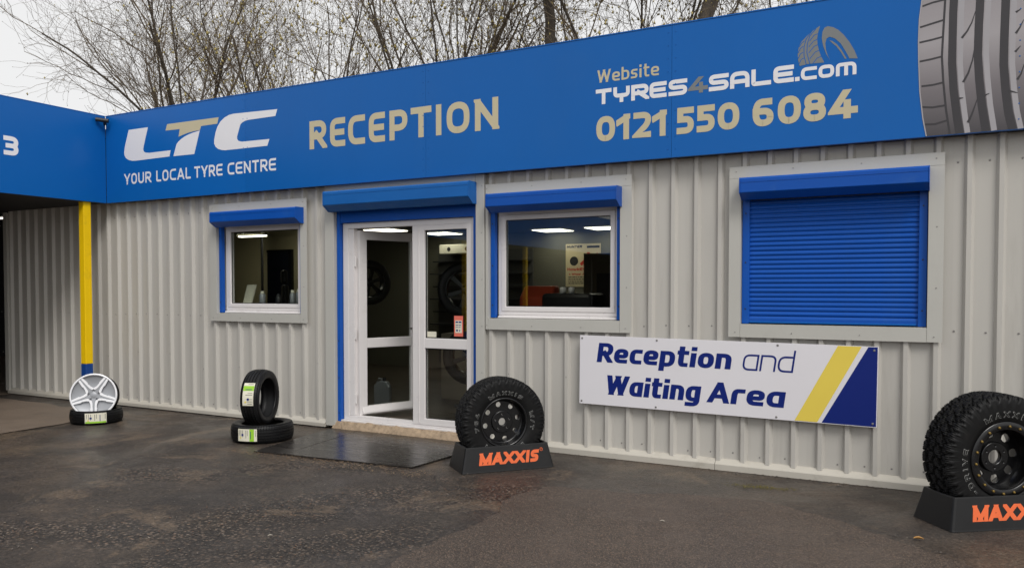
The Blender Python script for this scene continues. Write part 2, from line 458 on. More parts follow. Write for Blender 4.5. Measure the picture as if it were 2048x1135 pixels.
def _round(pts, closed):
    res = []
    n = len(pts)
    for i, p in enumerate(pts):
        r = p[2] if len(p) > 2 else 0
        if r <= 0 or (not closed and i in (0, n - 1)):
            res.append(Vector(p[:2])); continue
        c = Vector(p[:2]); a = Vector(pts[i - 1][:2]); b = Vector(pts[(i + 1) % n][:2])
        da, db = (a - c), (b - c)
        la, lb = min(r, da.length * .5), min(r, db.length * .5)
        pa, pb = c + da.normalized() * la, c + db.normalized() * lb
        for k in range(7):
            t = k / 6
            # superelliptic-ish corner
            res.append(pa * (1 - t) ** 2 + c * 2 * t * (1 - t) + pb * t ** 2)
    return res

def glyph_polys(ch, x0, x1, z0, z1, t, va=1.0):
    if ch in 'i.':
        xm = (x0 + x1) / 2; H = z1 - z0
        R4 = lambda a, b: ([(xm - t / 2, a), (xm + t / 2, a), (xm + t / 2, b), (xm - t / 2, b)], 0)
        return [R4(z0, z1)] if ch == '.' else [R4(z0, z0 + .70 * H), R4(z0 + .80 * H, z1)]
    if va != 1.0:
        return [([(u, v * va) for u, v in q], l) for q, l in _glyph(ch, x0, x1, z0 / va, z1 / va, t)]
    return _glyph(ch, x0, x1, z0, z1, t)
def _glyph(ch, x0, x1, z0, z1, t):
    """convex polygons (2d) of one stroke-built letter filling the box; returns [(poly, layer)]"""
    out = []
    h = t / 2
    w_, h_ = max(1e-6, (x1 - x0) - t), max(1e-6, (z1 - z0) - t)
    for li, st in enumerate(G[ch]):
        closed = st[-1] == 'c'
        pts = []
        for p in (st[:-1] if closed else st):
            r = (p[2] * (z1 - z0) if len(p) > 2 else 0)
            pts.append((x0 + h + p[0] * w_, z0 + h + p[1] * h_, r))
        P = _round(pts, closed)
        if closed: P = P + [P[0]]
        else:
            d0 = (P[0] - P[1]).normalized(); d1 = (P[-1] - P[-2]).normalized()
            k0 = h / max(abs(d0.y), abs(d0.x)) * 1.6 if min(abs(d0.x), abs(d0.y)) > .05 else h
            k1 = h / max(abs(d1.y), abs(d1.x)) * 1.6 if min(abs(d1.x), abs(d1.y)) > .05 else h
            P = [P[0] + d0 * k0] + P[1:-1] + [P[-1] + d1 * k1]
        n = len(P); L, Rr = [], []
        for i in range(n):
            if closed: a, b = P[(i - 1) % (n - 1)], P[(i + 1) % (n - 1)] if i < n - 1 else P[1]
            else: a, b = P[max(i - 1, 0)], P[min(i + 1, n - 1)]
            d1 = (P[i] - a); d2 = (b - P[i])
            if d1.length < 1e-7: d1 = d2
            if d2.length < 1e-7: d2 = d1
            d1 = d1.normalized(); d2 = d2.normalized()
            n1 = Vector((-d1.y, d1.x)); n2 = Vector((-d2.y, d2.x))
            mt = (n1 + n2)
            if mt.length < 1e-5: mt = n1
            mt = mt.normalized(); k = h / max(.45, mt.dot(n1))
            L.append(P[i] + mt * k); Rr.append(P[i] - mt * k)
        for i in range(n - 1):
            q = [tuple(L[i]), tuple(L[i + 1]), tuple(Rr[i + 1]), tuple(Rr[i])]
            q = _clip(q, 1, z1, True); q = _clip(q, 1, z0, False) if len(q) > 2 else q
            q = _clip(q, 0, x1 + h * .4, True) if len(q) > 2 else q
            q = _clip(q, 0, x0 - h * .4, False) if len(q) > 2 else q
            if len(q) > 2: out.append((q, li))
    return out

class Letters:
    """one mesh per letter; build() links each as an object of its own"""
    def __init__(s): s.items = []
    def build(s, name, m, parent, fix=False, loc=None, label=None):
        o = None
        for c, mb in s.items:
            o = mb.build(name, m, parent, fix=False)
            if loc: o.location = loc
            if label: o['label'] = label % SHOW.get(c, c)
        return o
SHOW = {'y': 'Y', 'q': 'A', '.': 'full stop', '-': 'dash', '/': 'slash'}
def text_mesh(letters, t, fmap, shear=0.0, base=None, va=1.0):
    """letters: (char,x0,x1,z0,z1[,t]); fmap(u,v,layer)->xyz"""
    out = Letters()
    for L in letters:
        mb = MB()
        tt = L[5] if len(L) > 5 else t
        b0 = L[3] if base is None else base
        for i, (q, li) in enumerate(glyph_polys(*L[:5], tt, va)):
            mb.add([fmap(u + shear * (v - b0), v, i * .1) for u, v in q], [tuple(range(len(q)))])
        out.items.append((L[0], mb))
    return out

LOW = dict(zip('ecoanrsm', [.72] * 8))
WID = {'I': .22, 'i': .2, 'l': .2, '.': .22, '1': .42, 't': .42, 'r': .42, 'W': 1.0, 'M': .86, 'm': .9, 'w': .85, '-': .35, '/': .4, ' ': .3, 's': .48, 'T': .6, 'A': .68, 'L': .5}
def layout(text, x0, x1, zb, cap, t, gap=.12, low=.72, wide=None):
    ws = [(wide or WID).get(c, .58 if c.islower() else .62) for c in text]
    tot = sum(ws) + gap * (len(text) - 1)
    k = (x1 - x0) / tot
    x = x0; out = []
    for c, w in zip(text, ws):
        if c != ' ':
            a, b = zb, zb + cap
            if c in 'ecoanrsmw': b = zb + cap * low
            if c in 'pg': a, b = zb - cap * .26, zb + cap * low
            out.append((c, x, x + w * k, a, b, t))
        x += (w + gap) * k
    return out

def poly_obj(name, pts2, fmap, m, parent, depth=0.0):
    mb = MB()
    mb.add([fmap(u, v, 0) for u, v in pts2], [tuple(range(len(pts2)))])
    me = mb.mesh(name)
    bm = bmesh.new(); bm.from_mesh(me)
    bmesh.ops.triangulate(bm, faces=bm.faces[:], ngon_method='EAR_CLIP')
    bm.to_mesh(me); bm.free()
    return obj_from(name, me, m, parent)

def stroke_line(pts2, w):
    """open 2d polyline -> list of quads of width w (or width list)"""
    P = [Vector(p) for p in pts2]; out = []
    W = w if isinstance(w, (list, tuple)) else [w] * len(P)
    L, Rr = [], []
    for i in range(len(P)):
        d = (P[min(i + 1, len(P) - 1)] - P[max(i - 1, 0)]).normalized(); nn = Vector((-d.y, d.x))
        L.append(P[i] + nn * W[i] / 2); Rr.append(P[i] - nn * W[i] / 2)
    for i in range(len(P) - 1):
        out.append([tuple(L[i]), tuple(L[i + 1]), tuple(Rr[i + 1]), tuple(Rr[i])])
    return out
# ------------------------------------------------------------------ ground
BANDS = [([(-4.04, -3.24), (-3.97, -2.89), (-3.84, -2.47), (-3.64, -2.05), (-3.24, -1.74), (-2.91, -1.56)], .34, 1.0),
         ([(-5.82, -2.42), (-5.24, -2.2), (-5.1, -1.81), (-4.86, -1.37), (-4.21, -1.34), (-3.45, -1.41)], .20, .8),
         ([(-3.74, -3.8), (-3.7, -3.5), (-3.37, -3.31), (-3.08, -3.05), (-2.91, -2.79)], .30, .8),
         ([(-5.2, -3.9), (-4.7, -3.6), (-4.3, -3.5)], .25, .7), ([(-.35, -1.6), (.1, -2.2), (.5, -3.0)], .28, .55)]
def erosion(x, y):
    e = 0.0
    for pl, w, k in BANDS:
        for (ax, ay), (bx, by) in zip(pl[:-1], pl[1:]):
            dx, dy = bx - ax, by - ay
            t = max(0, min(1, ((x - ax) * dx + (y - ay) * dy) / (dx * dx + dy * dy)))
            d = math.hypot(x - ax - t * dx, y - ay - t * dy) / w
            e = max(e, k * math.exp(-d * d))
    n = mnoise.noise(Vector((x * 1.3, y * 1.3, 4.4))) + .6 * mnoise.noise(Vector((x * 3.7, y * 3.7, 1.1)))
    return max(0.0, min(1.0, e * (1 + .6 * n) + .22 * n))
gx = np.concatenate([[-300, -120, -50, -25, -16, -11], np.arange(-10, 2.01, .07), [2.5, 4, 8, 16, 40, 120, 300]])
gy = np.concatenate([[-300, -120, -50, -25, -14, -9, -7], np.arange(-6, .2, .07), [.6, 2, 6, 12, 25, 60, 150, 300]])
GX, GY = np.meshgrid(gx, gy, indexing='xy')
GZ = np.zeros_like(GX); ER = np.zeros_like(GX)
for j_ in range(len(gy)):
    for i_ in range(len(gx)):
        x, y = GX[j_, i_], GY[j_, i_]
        if -10 <= x <= 2 and -6 <= y <= .2:
            ER[j_, i_] = erosion(x, y)
            GZ[j_, i_] = -.004 * ER[j_, i_] - .003 * (1 + mnoise.noise(Vector((x * 1.1, y * 1.1, 7))))
nxg = len(gx)
idx = np.arange(len(gy) * nxg).reshape(len(gy), nxg)
Fg = np.stack([idx[:-1, :-1], idx[:-1, 1:], idx[1:, 1:], idx[1:, :-1]], -1).reshape(-1, 4)
me = np_mesh('ground', np.stack([GX, GY, GZ], -1).reshape(-1, 3), Fg)
at_ = me.attributes.new('erosion', 'FLOAT', 'POINT'); at_.data.foreach_set('value', ER.ravel().astype(np.float32))
me.polygons.foreach_set('use_smooth', np.ones(len(me.polygons), bool))
tag(obj_from('ground', me, M['asphalt']), kind='structure')

def wavy(pts, amp, step=.06, seed=1):
    """subdivide a closed ground outline and roughen it"""
    out = []
    for i in range(len(pts)):
        a, b = Vector(pts[i]), Vector(pts[(i + 1) % len(pts)])
        n = max(1, int((b - a).length / step))
        for k in range(n):
            p = a.lerp(b, k / n)
            q = Vector((p.x * 3.1 + seed, p.y * 3.1, seed * 1.7)); q2 = q * 5
            out.append((p.x + amp * (mnoise.noise(q) * 1.2 + .5 * mnoise.noise(q2)), p.y + amp * (mnoise.noise(q + Vector((9, 3, 1))) * 1.2 + .5 * mnoise.noise(q2 + Vector((5, 5, 5))))))
    return out
def sheet(name, outline, z, m, kind='structure'):
    o = poly_obj(name, outline, lambda u, v, l: (u, v, z), m, None)
    return tag(o, kind=kind)
sheet('asphalt_patch', wavy([(-2.72, -5.5), (-2.69, -3.3), (-2.70, -2.68), (-2.64, -2.1), (-2.78, -1.75), (-2.70, -1.22), (-2.2, -1.12), (-1.3, -.86), (-.75, -1.02), (-.42, -1.3), (.15, -1.75), (.6, -2.5), (1.4, -5.5)], .05, .05, 3), .004, M['patch'])
sheet('bay_floor', wavy([(-19, -25.8), (-8.70, -25.8), (-8.66, -2.0), (-8.74, -1.15), (-9.1, -.62), (-9.7, -.42), (-11.9, -.32), (-11.9, 6.8), (-19, 6.8)], .04, .08, 5), .004, M['concrete'])

# ------------------------------------------------------------------ reception building
bld = empty('reception_building', (-4, 0, 0), 0, 'single-storey reception building clad in pale grey ribbed steel sheet', 'building')
def B(mbx, name, m, smooth=False, bevel=0, parent=None):
    """build under the reception building, world coordinates"""
    par = parent or bld
    o = mbx.build(name, m, par, smooth, bevel)
    if par is bld: o.location = (4, 0, 0)
    return o

XL, XR = -11.97, 4.2
OPEN = [(-7.645, -6.322, 1.225, 2.40), (-3.92, -2.572, 1.225, 2.40), (-1.525, -.16, 1.218, 2.41), (-5.95, -4.0, 0, 2.60)]
def rib_y(x):
    k = round((x + .1) / .2); d = abs(x - (-.1 + .2 * k))
    return 0.0 if d <= .0151 else (.035 if d >= .0349 else .035 * (d - .015) / .02)
edges = [XL, -11.0, -10.0, -9.0, -8.0, -7.0, -6.0, -5.0, -4.0, -3.0, -2.0, -1.0, 0.0, 1.0, 2.0, 3.0, XR]
zlo, zhi = .075, 3.45
for a, b in zip(edges[:-1], edges[1:]):
    xs = {a, b}
    k0, k1 = int(math.floor((a + .1) / .2)) - 1, int(math.ceil((b + .1) / .2)) + 1
    for k in range(k0, k1 + 1):
        c = -.1 + .2 * k
        xs |= {c - .035, c - .015, c + .015, c + .035}
        xs |= {c + .085, c + .09, c + .11, c + .115}
    for q in OPEN: xs |= {q[0], q[1]}
    xs = sorted(x for x in xs if a - 1e-6 <= x <= b + 1e-6)
    mbx = MB()
    dx = random.Random(int(a * 7)).uniform(-.0015, .0015)
    for p, q in zip(xs[:-1], xs[1:]):
        if q - p < 1e-6: continue
        mid = (p + q) / 2
        iv = [(zlo, zhi)]
        for o in OPEN:
            if o[0] < mid < o[1]:
                nv = []
                for (s, e) in iv:
                    if o[2] > s: nv.append((s, min(e, o[2])))
                    if o[3] < e: nv.append((max(s, o[3]), e))
                iv = nv
        for (s, e) in iv:
            if e - s < .002: continue
            mbx.add([(p, rib_y(p) + dx, s), (q, rib_y(q) + dx, s), (q, rib_y(q) + dx, e), (p, rib_y(p) + dx, e)], [(0, 1, 2, 3)])
    if mbx.v:
        me = mbx.mesh('wall_sheet')
        bm = bmesh.new(); bm.from_mesh(me); bmesh.ops.remove_doubles(bm, verts=bm.verts[:], dist=1e-5); bm.to_mesh(me); bm.free()
        o = obj_from('wall_sheet', me, M['wall'], bld); o.location = (4, 0, 0)

# skirting pieces
def skirt(a, b, z0=0.0):
    B(MB().prism_x([(-.030, z0), (-.030, .048), (-.026, .054), (.020, .088), (.050, .088), (.050, z0)], a, b), 'skirting', M['skirt'])
for a, b in ((-11.95, -8.452), (-8.448, -5.972), (-3.95, -1.722), (-1.718, 1.5), (1.504, 4.2)):
    skirt(a, b, .012 if a < -8.4 else 0.0)

# lining, floor, ceiling, back, ends, roof
lin = MB()
cur = XL + .02
for x0, x1, z0, z1 in sorted([(-7.66, -6.31, 1.20, 2.43), (-5.86, -4.03, 0, 2.42), (-3.93, -2.56, 1.20, 2.43)]):
    lin.box(cur, x0, .15, .19, .09, 2.56); lin.box(x0, x1, .15, .19, z1, 2.56)
    if z0 > 0: lin.box(x0, x1, .15, .19, .09, z0)
    cur = x1
lin.box(cur, XR - .02, .15, .19, .09, 2.56)
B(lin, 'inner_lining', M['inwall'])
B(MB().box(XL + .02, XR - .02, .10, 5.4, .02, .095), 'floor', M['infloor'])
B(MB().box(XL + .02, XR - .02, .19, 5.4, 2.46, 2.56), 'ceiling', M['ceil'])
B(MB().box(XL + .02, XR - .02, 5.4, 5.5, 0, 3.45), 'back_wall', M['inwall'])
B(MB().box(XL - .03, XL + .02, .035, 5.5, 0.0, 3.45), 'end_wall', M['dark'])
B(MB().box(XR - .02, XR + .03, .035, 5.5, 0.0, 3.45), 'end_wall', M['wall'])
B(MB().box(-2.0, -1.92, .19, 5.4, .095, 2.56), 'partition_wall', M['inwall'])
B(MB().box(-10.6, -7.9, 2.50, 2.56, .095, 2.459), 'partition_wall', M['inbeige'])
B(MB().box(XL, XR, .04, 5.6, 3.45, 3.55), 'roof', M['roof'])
# corner post trims
B(MB().box(XL - .03, XL + .05, -.028, .034, .05, 2.6), 'corner_trim', M['flash'])
B(MB().box(-5.962, -5.836, -.022, .145, .03, 2.52), 'door_trim', M['flash'], bevel=.003)
B(MB().box(-4.055, -3.958, -.022, .145, .03, 2.612), 'door_trim', M['flash'], bevel=.003)
B(MB().box(-5.962, -4.058, -.020, .03, 2.52, 2.616), 'door_head_flashing', M['flash'])
B(MB().box(-5.836, -4.055, .034, .15, 2.218, 2.52), 'shutter_head_panel', M['shutter'])

def flashing(x0, x1, z0, z1, i0, i1, k0, k1, m):
    """four lapped pieces with a return into the opening"""
    yb = .145
    def piece(pts, ret):
        mbx = MB()
        mbx.prism([(x, -.014, z) for x, z in pts], (0, -.004, 0))
        (ax, az), (bx, bz) = ret
        if abs(ax - bx) < 1e-6: mbx.box(min(ax, ax), ax + .002 if ax < (x0 + x1) / 2 else ax + .002, -.014, yb, min(az, bz), max(az, bz))
        else: mbx.box(min(ax, bx), max(ax, bx), -.014, yb, az - .001, az + .001)
        B(mbx, 'flashing', m)
    piece([(x0, k1 + .0), (x1, k1), (x1, z1), (x0, z1)], ((i0, k1), (i1, k1)))
    piece([(x0, z0), (i0, z0), (i0, k1 - .002), (x0, k1 - .002)], ((i0, k0), (i0, k1)))
    piece([(i1, z0), (x1, z0), (x1, k1 - .002), (i1, k1 - .002)], ((i1, k0), (i1, k1)))
    piece([(i0 + .002, z0 - .001), (i1 - .002, z0 - .001), (i1 - .002, k0), (i0 + .002, k0)], ((i0 + .004, k0), (i1 - .004, k0)))
flashing(-7.755, -6.224, 1.133, 2.506, -7.645, -6.322, 1.225, 2.41, M['flash'])
flashing(-3.946, -2.465, 1.121, 2.508, -3.918, -2.572, 1.225, 2.41, M['flash'])
flashing(-1.619, -.058, 1.113, 2.503, -1.525, -.16, 1.219, 2.41, M['flash'])

def shutter(x0, x1, zt, zf, zb, front, rails, z_rail, slats=None, hm=None):
    """housing with chamfered underside > guide rails, end plates, slats"""
    b = .012; hm = hm or M['shutter']
    prof = [(-.016, zt), (front + b, zt), (front, zt - b), (front, zf), (front + .085, zb), (-.016, zb)]
    h = B(MB().prism_x(prof, x0 + .003, x1 - .003), 'roller_shutter', hm, bevel=.004)
    tag(h)
    for e in (x0, x1):
        pl = MB().prism_x([(-.017, zt + .002), (front + b, zt + .002), (front - .003, zt - b), (front - .003, zf - .003), (front + .083, zb - .003), (-.017, zb - .003)], e - .003, e + .003)
        pl.build('end_plate', hm, h, bevel=.0015)
    MB().box(x0 + .004, x1 - .004, front - .0025, front + .001, zt - .040, zt - .034).build('seam_lip', hm, h)
    for (a, c) in rails:
        r = MB().box(a, c, .022, .075, z_rail, zt - .02)
        r.build('guide_rail', M['shutter'], h, bevel=.003)
        sc = MB()
        for zz in (z_rail + .12, z_rail + .5, z_rail + .9):
            sc.tube([((a + c) / 2, .0225, zz), ((a + c) / 2, .0185, zz)], .006, 8)
        sc.build('rail_screw', M['dark'], h)['kind'] = 'stuff'
    if slats:
        s0, s1, zs0, zs1, n = slats
        p = (zs1 - zs0) / n
        prof = []
        for k in range(9):
            t = k / 8
            prof.append((.050 - .008 * math.sin(math.pi * min(1, t * 1.12)) ** .8, zs0 + t * p * .97))
        prof.append((.060, zs0 + p * .97)); prof.append((.060, zs0))
        me = None
        for k in range(n):
            if me is None:
                o = MB().prism_x(prof, s0, s1).build('slat', M['shutter'], h); me = o.data
            else:
                o = bpy.data.objects.new('slat', me); link(o, h)
                o.location = (random.Random(k).uniform(-.001, .001), random.Random(k + 50).uniform(-.0012, .0012), k * p)
        MB().prism_x([(.036, 1.228), (.036, zs0 - .022), (.044, zs0 - .003), (.060, zs0 - .003), (.060, 1.228)], s0, s1).build('bottom_rail', M['shutter'], h, bevel=.003)
        MB().box(s0 + .01, s1 - .02, .018, .036, 1.232, 1.243).build('bottom_lip', M['fascia'], h, bevel=.002)
    return h
shutter(-7.594, -6.268, 2.402, 2.285, 2.232, -.15, [(-7.640, -7.600), (-6.366, -6.326)], 1.232)
shutter(-3.866, -2.558, 2.402, 2.282, 2.230, -.15, [(-3.912, -3.866), (-2.618, -2.577)], 1.232)
shutter(-1.507, -.157, 2.397, 2.277, 2.228, -.15, [(-1.520, -1.462), (-.222, -.166)], 1.224, slats=(-1.468, -.216, 1.288, 2.228, 25))
shutter(-5.853, -4.047, 2.537, 2.392, 2.330, -.17, [(-5.832, -5.792), (-4.108, -4.060)], .05, hm=M['oldshutter'])

def window(x0, x1, z0, z1):
    """white plastic frame > sash, pane, sill"""
    w = B(MB().frame(x0, x1, z0, z1, .034, .034, .034, .034, .086, .15), 'window', M['upvc'], bevel=.003)
    MB().frame(x0 + .035, x1 - .035, z0 + .035, z1 - .035, .046, .046, .046, .046, .080, .14).build('sash', M['upvc'], w, bevel=.006)
    MB().box(x0 + .081, x1 - .081, .106, .110, z0 + .081, z1 - .081).build('pane', M['glass'], w)
    g = MB().frame(x0 + .0812, x1 - .0812, z0 + .0812, z1 - .0812, .007, .007, .007, .007, .0995, .1058)
    g.build('rubber_seal', M['black'], w)
    MB().prism_x([(.055, z0 - .028), (.055, z0 - .012), (.085, z0 - .002), (.14, z0 - .002), (.14, z0 - .028)], x0 + .01, x1 - .01).build('sill', M['upvc'], w, bevel=.002)
    return w
window(-7.596, -6.370, 1.258, 2.262)
window(-3.862, -2.622, 1.258, 2.250)

# door set
dz0, dz1 = .098, 2.215
df = B(MB().frame(-5.788, -4.112, dz0, dz1, .072, .05, .045, .06, .072, .145), 'door_frame', M['upvc'], bevel=.004)
MB().box(-5.716, -5.642, .078, .142, dz0 + .046, dz1 - .061).build('hinge_post', M['upvc'], df, bevel=.004)
MB().box(-5.79, -4.11, .025, .15, .080, .0975).build('threshold', M['upvc'], df, bevel=.003)
for zz in (.32, 1.02, 1.80):
    MB().tube([(-5.632, .088, zz - .05), (-5.632, .088, zz + .05)], .011, 10).build('hinge', M['upvc'], df)
# fixed leaf
fl = B(MB().frame(-4.868, -4.162, .122, 2.154, .150, .05, .062, .05, .064, .128), 'door', M['upvc'], bevel=.005)
MB().box(-4.717, -4.213, .068, .124, .905, 1.008).build('mid_rail', M['upvc'], fl, bevel=.006)
MB().box(-4.717, -4.213, .096, .100, 1.010, 2.103).build('pane', M['glass'], fl)
MB().box(-4.717, -4.213, .096, .100, .185, .904).build('pane', M['glass'], fl)
for z0, z1 in ((1.0085, 2.1035), (.1845, .9045)):
    MB().frame(-4.7165, -4.2125, z0, z1, .007, .007, .007, .007, .0885, .0955).build('rubber_seal', M['black'], fl)
MB().box(-4.792, -4.782, .058, .064, .14, 2.12).build('meeting_bead', M['upvc'], fl)
# open leaf, swung into the room about the left hinge
lw = .775
lf = empty('door', (0, 0, 0))
lf.parent = bld; lf.location = (-5.622 + 4, .112, 0); lf.rotation_euler = (0, 0, R_(70))
fr = MB().frame(0, lw, .142, 2.138, .098, .098, .098, .098, -.032, .032).build('leaf_frame', M['upvc'], lf, bevel=.006)
MB().box(.0985, lw - .0985, -.028, .028, .87, .975).build('mid_rail', M['upvc'], lf, bevel=.006)
MB().box(.099, lw - .099, -.002, .002, .976, 2.039).build('pane', M['glass'], lf)
MB().box(.099, lw - .099, -.002, .002, .241, .869).build('pane', M['glass'], lf)
MB().prism_x([(-.033, .205), (-.033, .235), (-.062, .178), (-.062, .160), (-.033, .160)], .03, lw - .02).build('drip_bar', M['upvc'], lf, bevel=.003)
hd = MB().tube([(lw - .05, -.034, 1.07), (lw - .05, -.075, 1.07), (lw - .16, -.078, 1.068)], .010, 8)
hd.box(lw - .068, lw - .032, -.040, -.034, .97, 1.17)
hd.build('handle', M['steel'], lf)

# fixings on the cladding
sc = MB()
rs = random.Random(4)
def screw(x, z, y, r=.008):
    sc.tube([(x, y + .002, z), (x, y - .004, z)], [r, r * .55], 8)
for k in range(-60, 22):
    xp = -.1 + .2 * k - .075           # in the pans
    if not (-5.97 < xp < -3.96) and rs.random() < .8: screw(xp + rs.uniform(-.01, .01), .135 + rs.uniform(-.012, .012), .034)
    if xp < -7.8 or -2.44 < xp < -1.65 or xp > 0:
        screw(xp + rs.uniform(-.01, .01), 1.19 + rs.uniform(-.01, .01), .034)
    if xp < -7.8 or xp > 0: screw(xp, 2.43, .034)
    if k % 3 == 0 and not (-6 < xp < -4): screw(-.1 + .2 * k, .62 + rs.uniform(-.1, .1), -.001, .006)
for x0, x1, z0, z1 in ((-7.755, -6.224, 1.133, 2.506), (-3.946, -2.465, 1.121, 2.508), (-1.619, -.058, 1.113, 2.503)):
    for x in (x0 + .055, x0 + .5, x0 + 1.0, x1 - .055):
        if x < -3.85 and x > -3.95: x = x0 + .016
        screw(x, z0 + .04, -.019, .005); screw(x, z1 - .04, -.019, .005)
    for z in (z0 + .4, z0 + .85):
        screw(x1 - .045, z, -.019, .005)
for z in (.25, .7, 1.15, 1.6, 2.05, 2.5):
    screw(-3.985, z, -.023, .005)
o = B(sc, 'cladding_screw', M['steel']); o['kind'] = 'stuff'

# ------------------------------------------------------------------ long blue fascia sign
ZB, ZT = 2.610, 3.716
fas = empty('fascia_sign', (-4, -.1, ZB), 0, 'long blue fascia sign with white and beige lettering above the reception wall', 'sign')
def FS(mbx, name, m, bevel=0):
    o = mbx.build(name, m, fas, False, bevel); o.location = (4, .1, -ZB); return o
seams = [-9.54, -7.058, -4.58, -2.085, .42, 2.9, 4.3]
for a, b in zip(seams[:-1], seams[1:]):
    FS(MB().box(a + .0012, b - .0012, -.100, -.060, ZB, ZT - .006), 'sign_panel', M['fascia'])
    for s in (a, b):
        if s in (-9.54, 4.3): continue
        rv = MB()
        for k in range(10):
            zz = ZB + .07 + k * .108
            rv.tube([(s + (.032 if s == a else -.032), -.099, zz), (s + (.032 if s == a else -.032), -.1035, zz)], [.006, .004], 8)
        FS(rv, 'panel_rivet', M['fascia'])
FS(MB().box(-9.54, 4.3, -.1005 - .004, .0, ZT - .0055, ZT + .004), 'top_trim', M['fascia'])
FS(MB().box(-9.50, 4.3, -.0595, .036, ZB + .004, ZB + .02), 'soffit', M['dark'])
FS(MB().box(-9.50, 4.3, -.0595, -.03, ZB + .02, ZT - .01), 'sign_backing', M['dark'])

def fm(u, v, l): return (u, -.1012 - .0003 * l, v)
def FT(mbx, name, m, label=None):
    if isinstance(mbx, Letters): return mbx.build('letter', m, fas, loc=(4, .1, -ZB), label=label)
    o = mbx.build(name, m, fas, fix=False); o.location = (4, .1, -ZB)
    return o
def FP(name, pts, m, label=None, l=0):
    o = poly_obj(name, pts, lambda u, v, q: fm(u, v, l), m, fas); o.location = (4, .1, -ZB)
    if label: o['label'] = label
    return o
L_ = [(-9.088,3.501),(-8.722,3.499),(-8.804,3.282),(-8.816,3.235),(-8.804,3.209),(-8.771,3.193),(-8.706,3.184),(-8.313,3.184),(-8.335,3.111),(-8.965,3.108),(-9.031,3.112),(-9.096,3.127),(-9.147,3.153),(-9.176,3.192),(-9.181,3.235),(-9.164,3.307)]
T1_ = [(-8.372,3.502),(-7.482,3.495),(-7.507,3.423),(-7.777,3.423),(-7.798,3.377),(-7.898,3.374),(-8.0,3.365),(-8.085,3.35),(-8.171,3.333),(-8.147,3.422),(-8.4,3.428)]
T2_ = [(-7.801,3.372),(-7.899,3.105),(-8.265,3.109),(-8.207,3.249),(-8.172,3.276),(-8.12,3.304),(-8.06,3.327),(-8.0,3.343),(-7.915,3.359)]
C_ = [(-6.562,3.49),(-6.591,3.418),(-7.0,3.417),(-7.053,3.413),(-7.105,3.397),(-7.134,3.375),(-7.187,3.245),(-7.185,3.217),(-7.165,3.195),(-7.111,3.181),(-6.683,3.174),(-6.717,3.102),(-7.379,3.107),(-7.443,3.115),(-7.499,3.133),(-7.539,3.16),(-7.561,3.199),(-7.56,3.244),(-7.536,3.327),(-7.503,3.391),(-7.454,3.443),(-7.389,3.481),(-7.318,3.503),(-7.247,3.51)]
ring = [(-0.84,3.244),(-0.872,3.304),(-0.894,3.368),(-0.904,3.425),(-0.899,3.474),(-0.885,3.502),(-0.862,3.51),(-0.822,3.496),(-0.785,3.47),(-0.749,3.43),(-0.707,3.369),(-0.67,3.298),(-0.647,3.237),(-0.705,3.245),(-0.732,3.301),(-0.769,3.367),(-0.811,3.411),(-0.847,3.428),(-0.869,3.418),(-0.878,3.383),(-0.873,3.332),(-0.859,3.286)]
arc = [(-0.85,3.402),(-0.826,3.392),(-0.794,3.363),(-0.758,3.31),(-0.724,3.245),(-0.738,3.247),(-0.766,3.3),(-0.799,3.349),(-0.829,3.379)]
tread = [(-0.917,3.522),(-0.97,3.491),(-1.017,3.453),(-1.053,3.419),(-1.071,3.382),(-1.079,3.327),(-1.075,3.281),(-1.064,3.235),(-0.999,3.243),(-0.884,3.239),(-0.906,3.286),(-0.923,3.333),(-0.934,3.385),(-0.937,3.43),(-0.929,3.479)]
slits = [[(-0.946,3.504),(-0.991,3.455),(-1.009,3.396),(-1.011,3.329),(-0.988,3.238)],[(-0.975,3.489),(-1.017,3.436),(-1.033,3.377),(-1.032,3.309),(-1.015,3.24)],[(-0.932,3.463),(-0.959,3.456),(-0.992,3.416)],[(-0.937,3.421),(-0.963,3.412),(-0.998,3.372)],[(-0.932,3.379),(-0.958,3.372),(-0.998,3.325)],[(-0.921,3.336),(-0.951,3.326),(-0.989,3.281)],[(-0.902,3.289),(-0.935,3.279),(-0.967,3.242)],[(-1.028,3.423),(-1.049,3.411),(-1.069,3.38)],[(-1.038,3.383),(-1.06,3.369),(-1.076,3.336)],[(-1.039,3.338),(-1.059,3.327),(-1.075,3.293)],[(-1.032,3.292),(-1.053,3.284),(-1.068,3.252)]]
bt_sil = [(-0.201,3.715),(-0.221,3.6),(-0.236,3.46),(-0.24,3.29),(-0.235,3.127),(-0.226,2.936),(-0.204,2.742),(-0.18,2.618)]
bt_lines = [[(-0.014,3.668),(-0.021,3.473),(-0.022,3.333),(-0.023,3.118),(-0.011,2.929),(0.012,2.739),(0.03,2.614)],[(0.153,3.638),(0.145,3.538),(0.139,3.355),(0.136,3.152),(0.147,2.985),(0.166,2.798),(0.193,2.615)],[(0.306,3.61),(0.299,3.512),(0.294,3.24),(0.293,3.067),(0.307,2.892),(0.326,2.735),(0.351,2.612)],[(-0.062,3.676),(-0.073,3.566),(-0.083,3.314),(-0.088,3.174),(-0.077,2.994),(-0.057,2.794),(-0.031,2.617)]]
bt_lat = [[(-0.218,3.552),(-0.152,3.568),(-0.079,3.576)],[(-0.231,3.403),(-0.15,3.419),(-0.083,3.432)],[(-0.233,3.294),(-0.157,3.302),(-0.086,3.313)],[(-0.232,3.157),(-0.155,3.164),(-0.088,3.174)],[(-0.216,2.977),(-0.144,2.978),(-0.077,2.988)],[(-0.21,2.827),(-0.142,2.817),(-0.064,2.823)],[(-0.195,2.699),(-0.123,2.696),(-0.046,2.715)]]
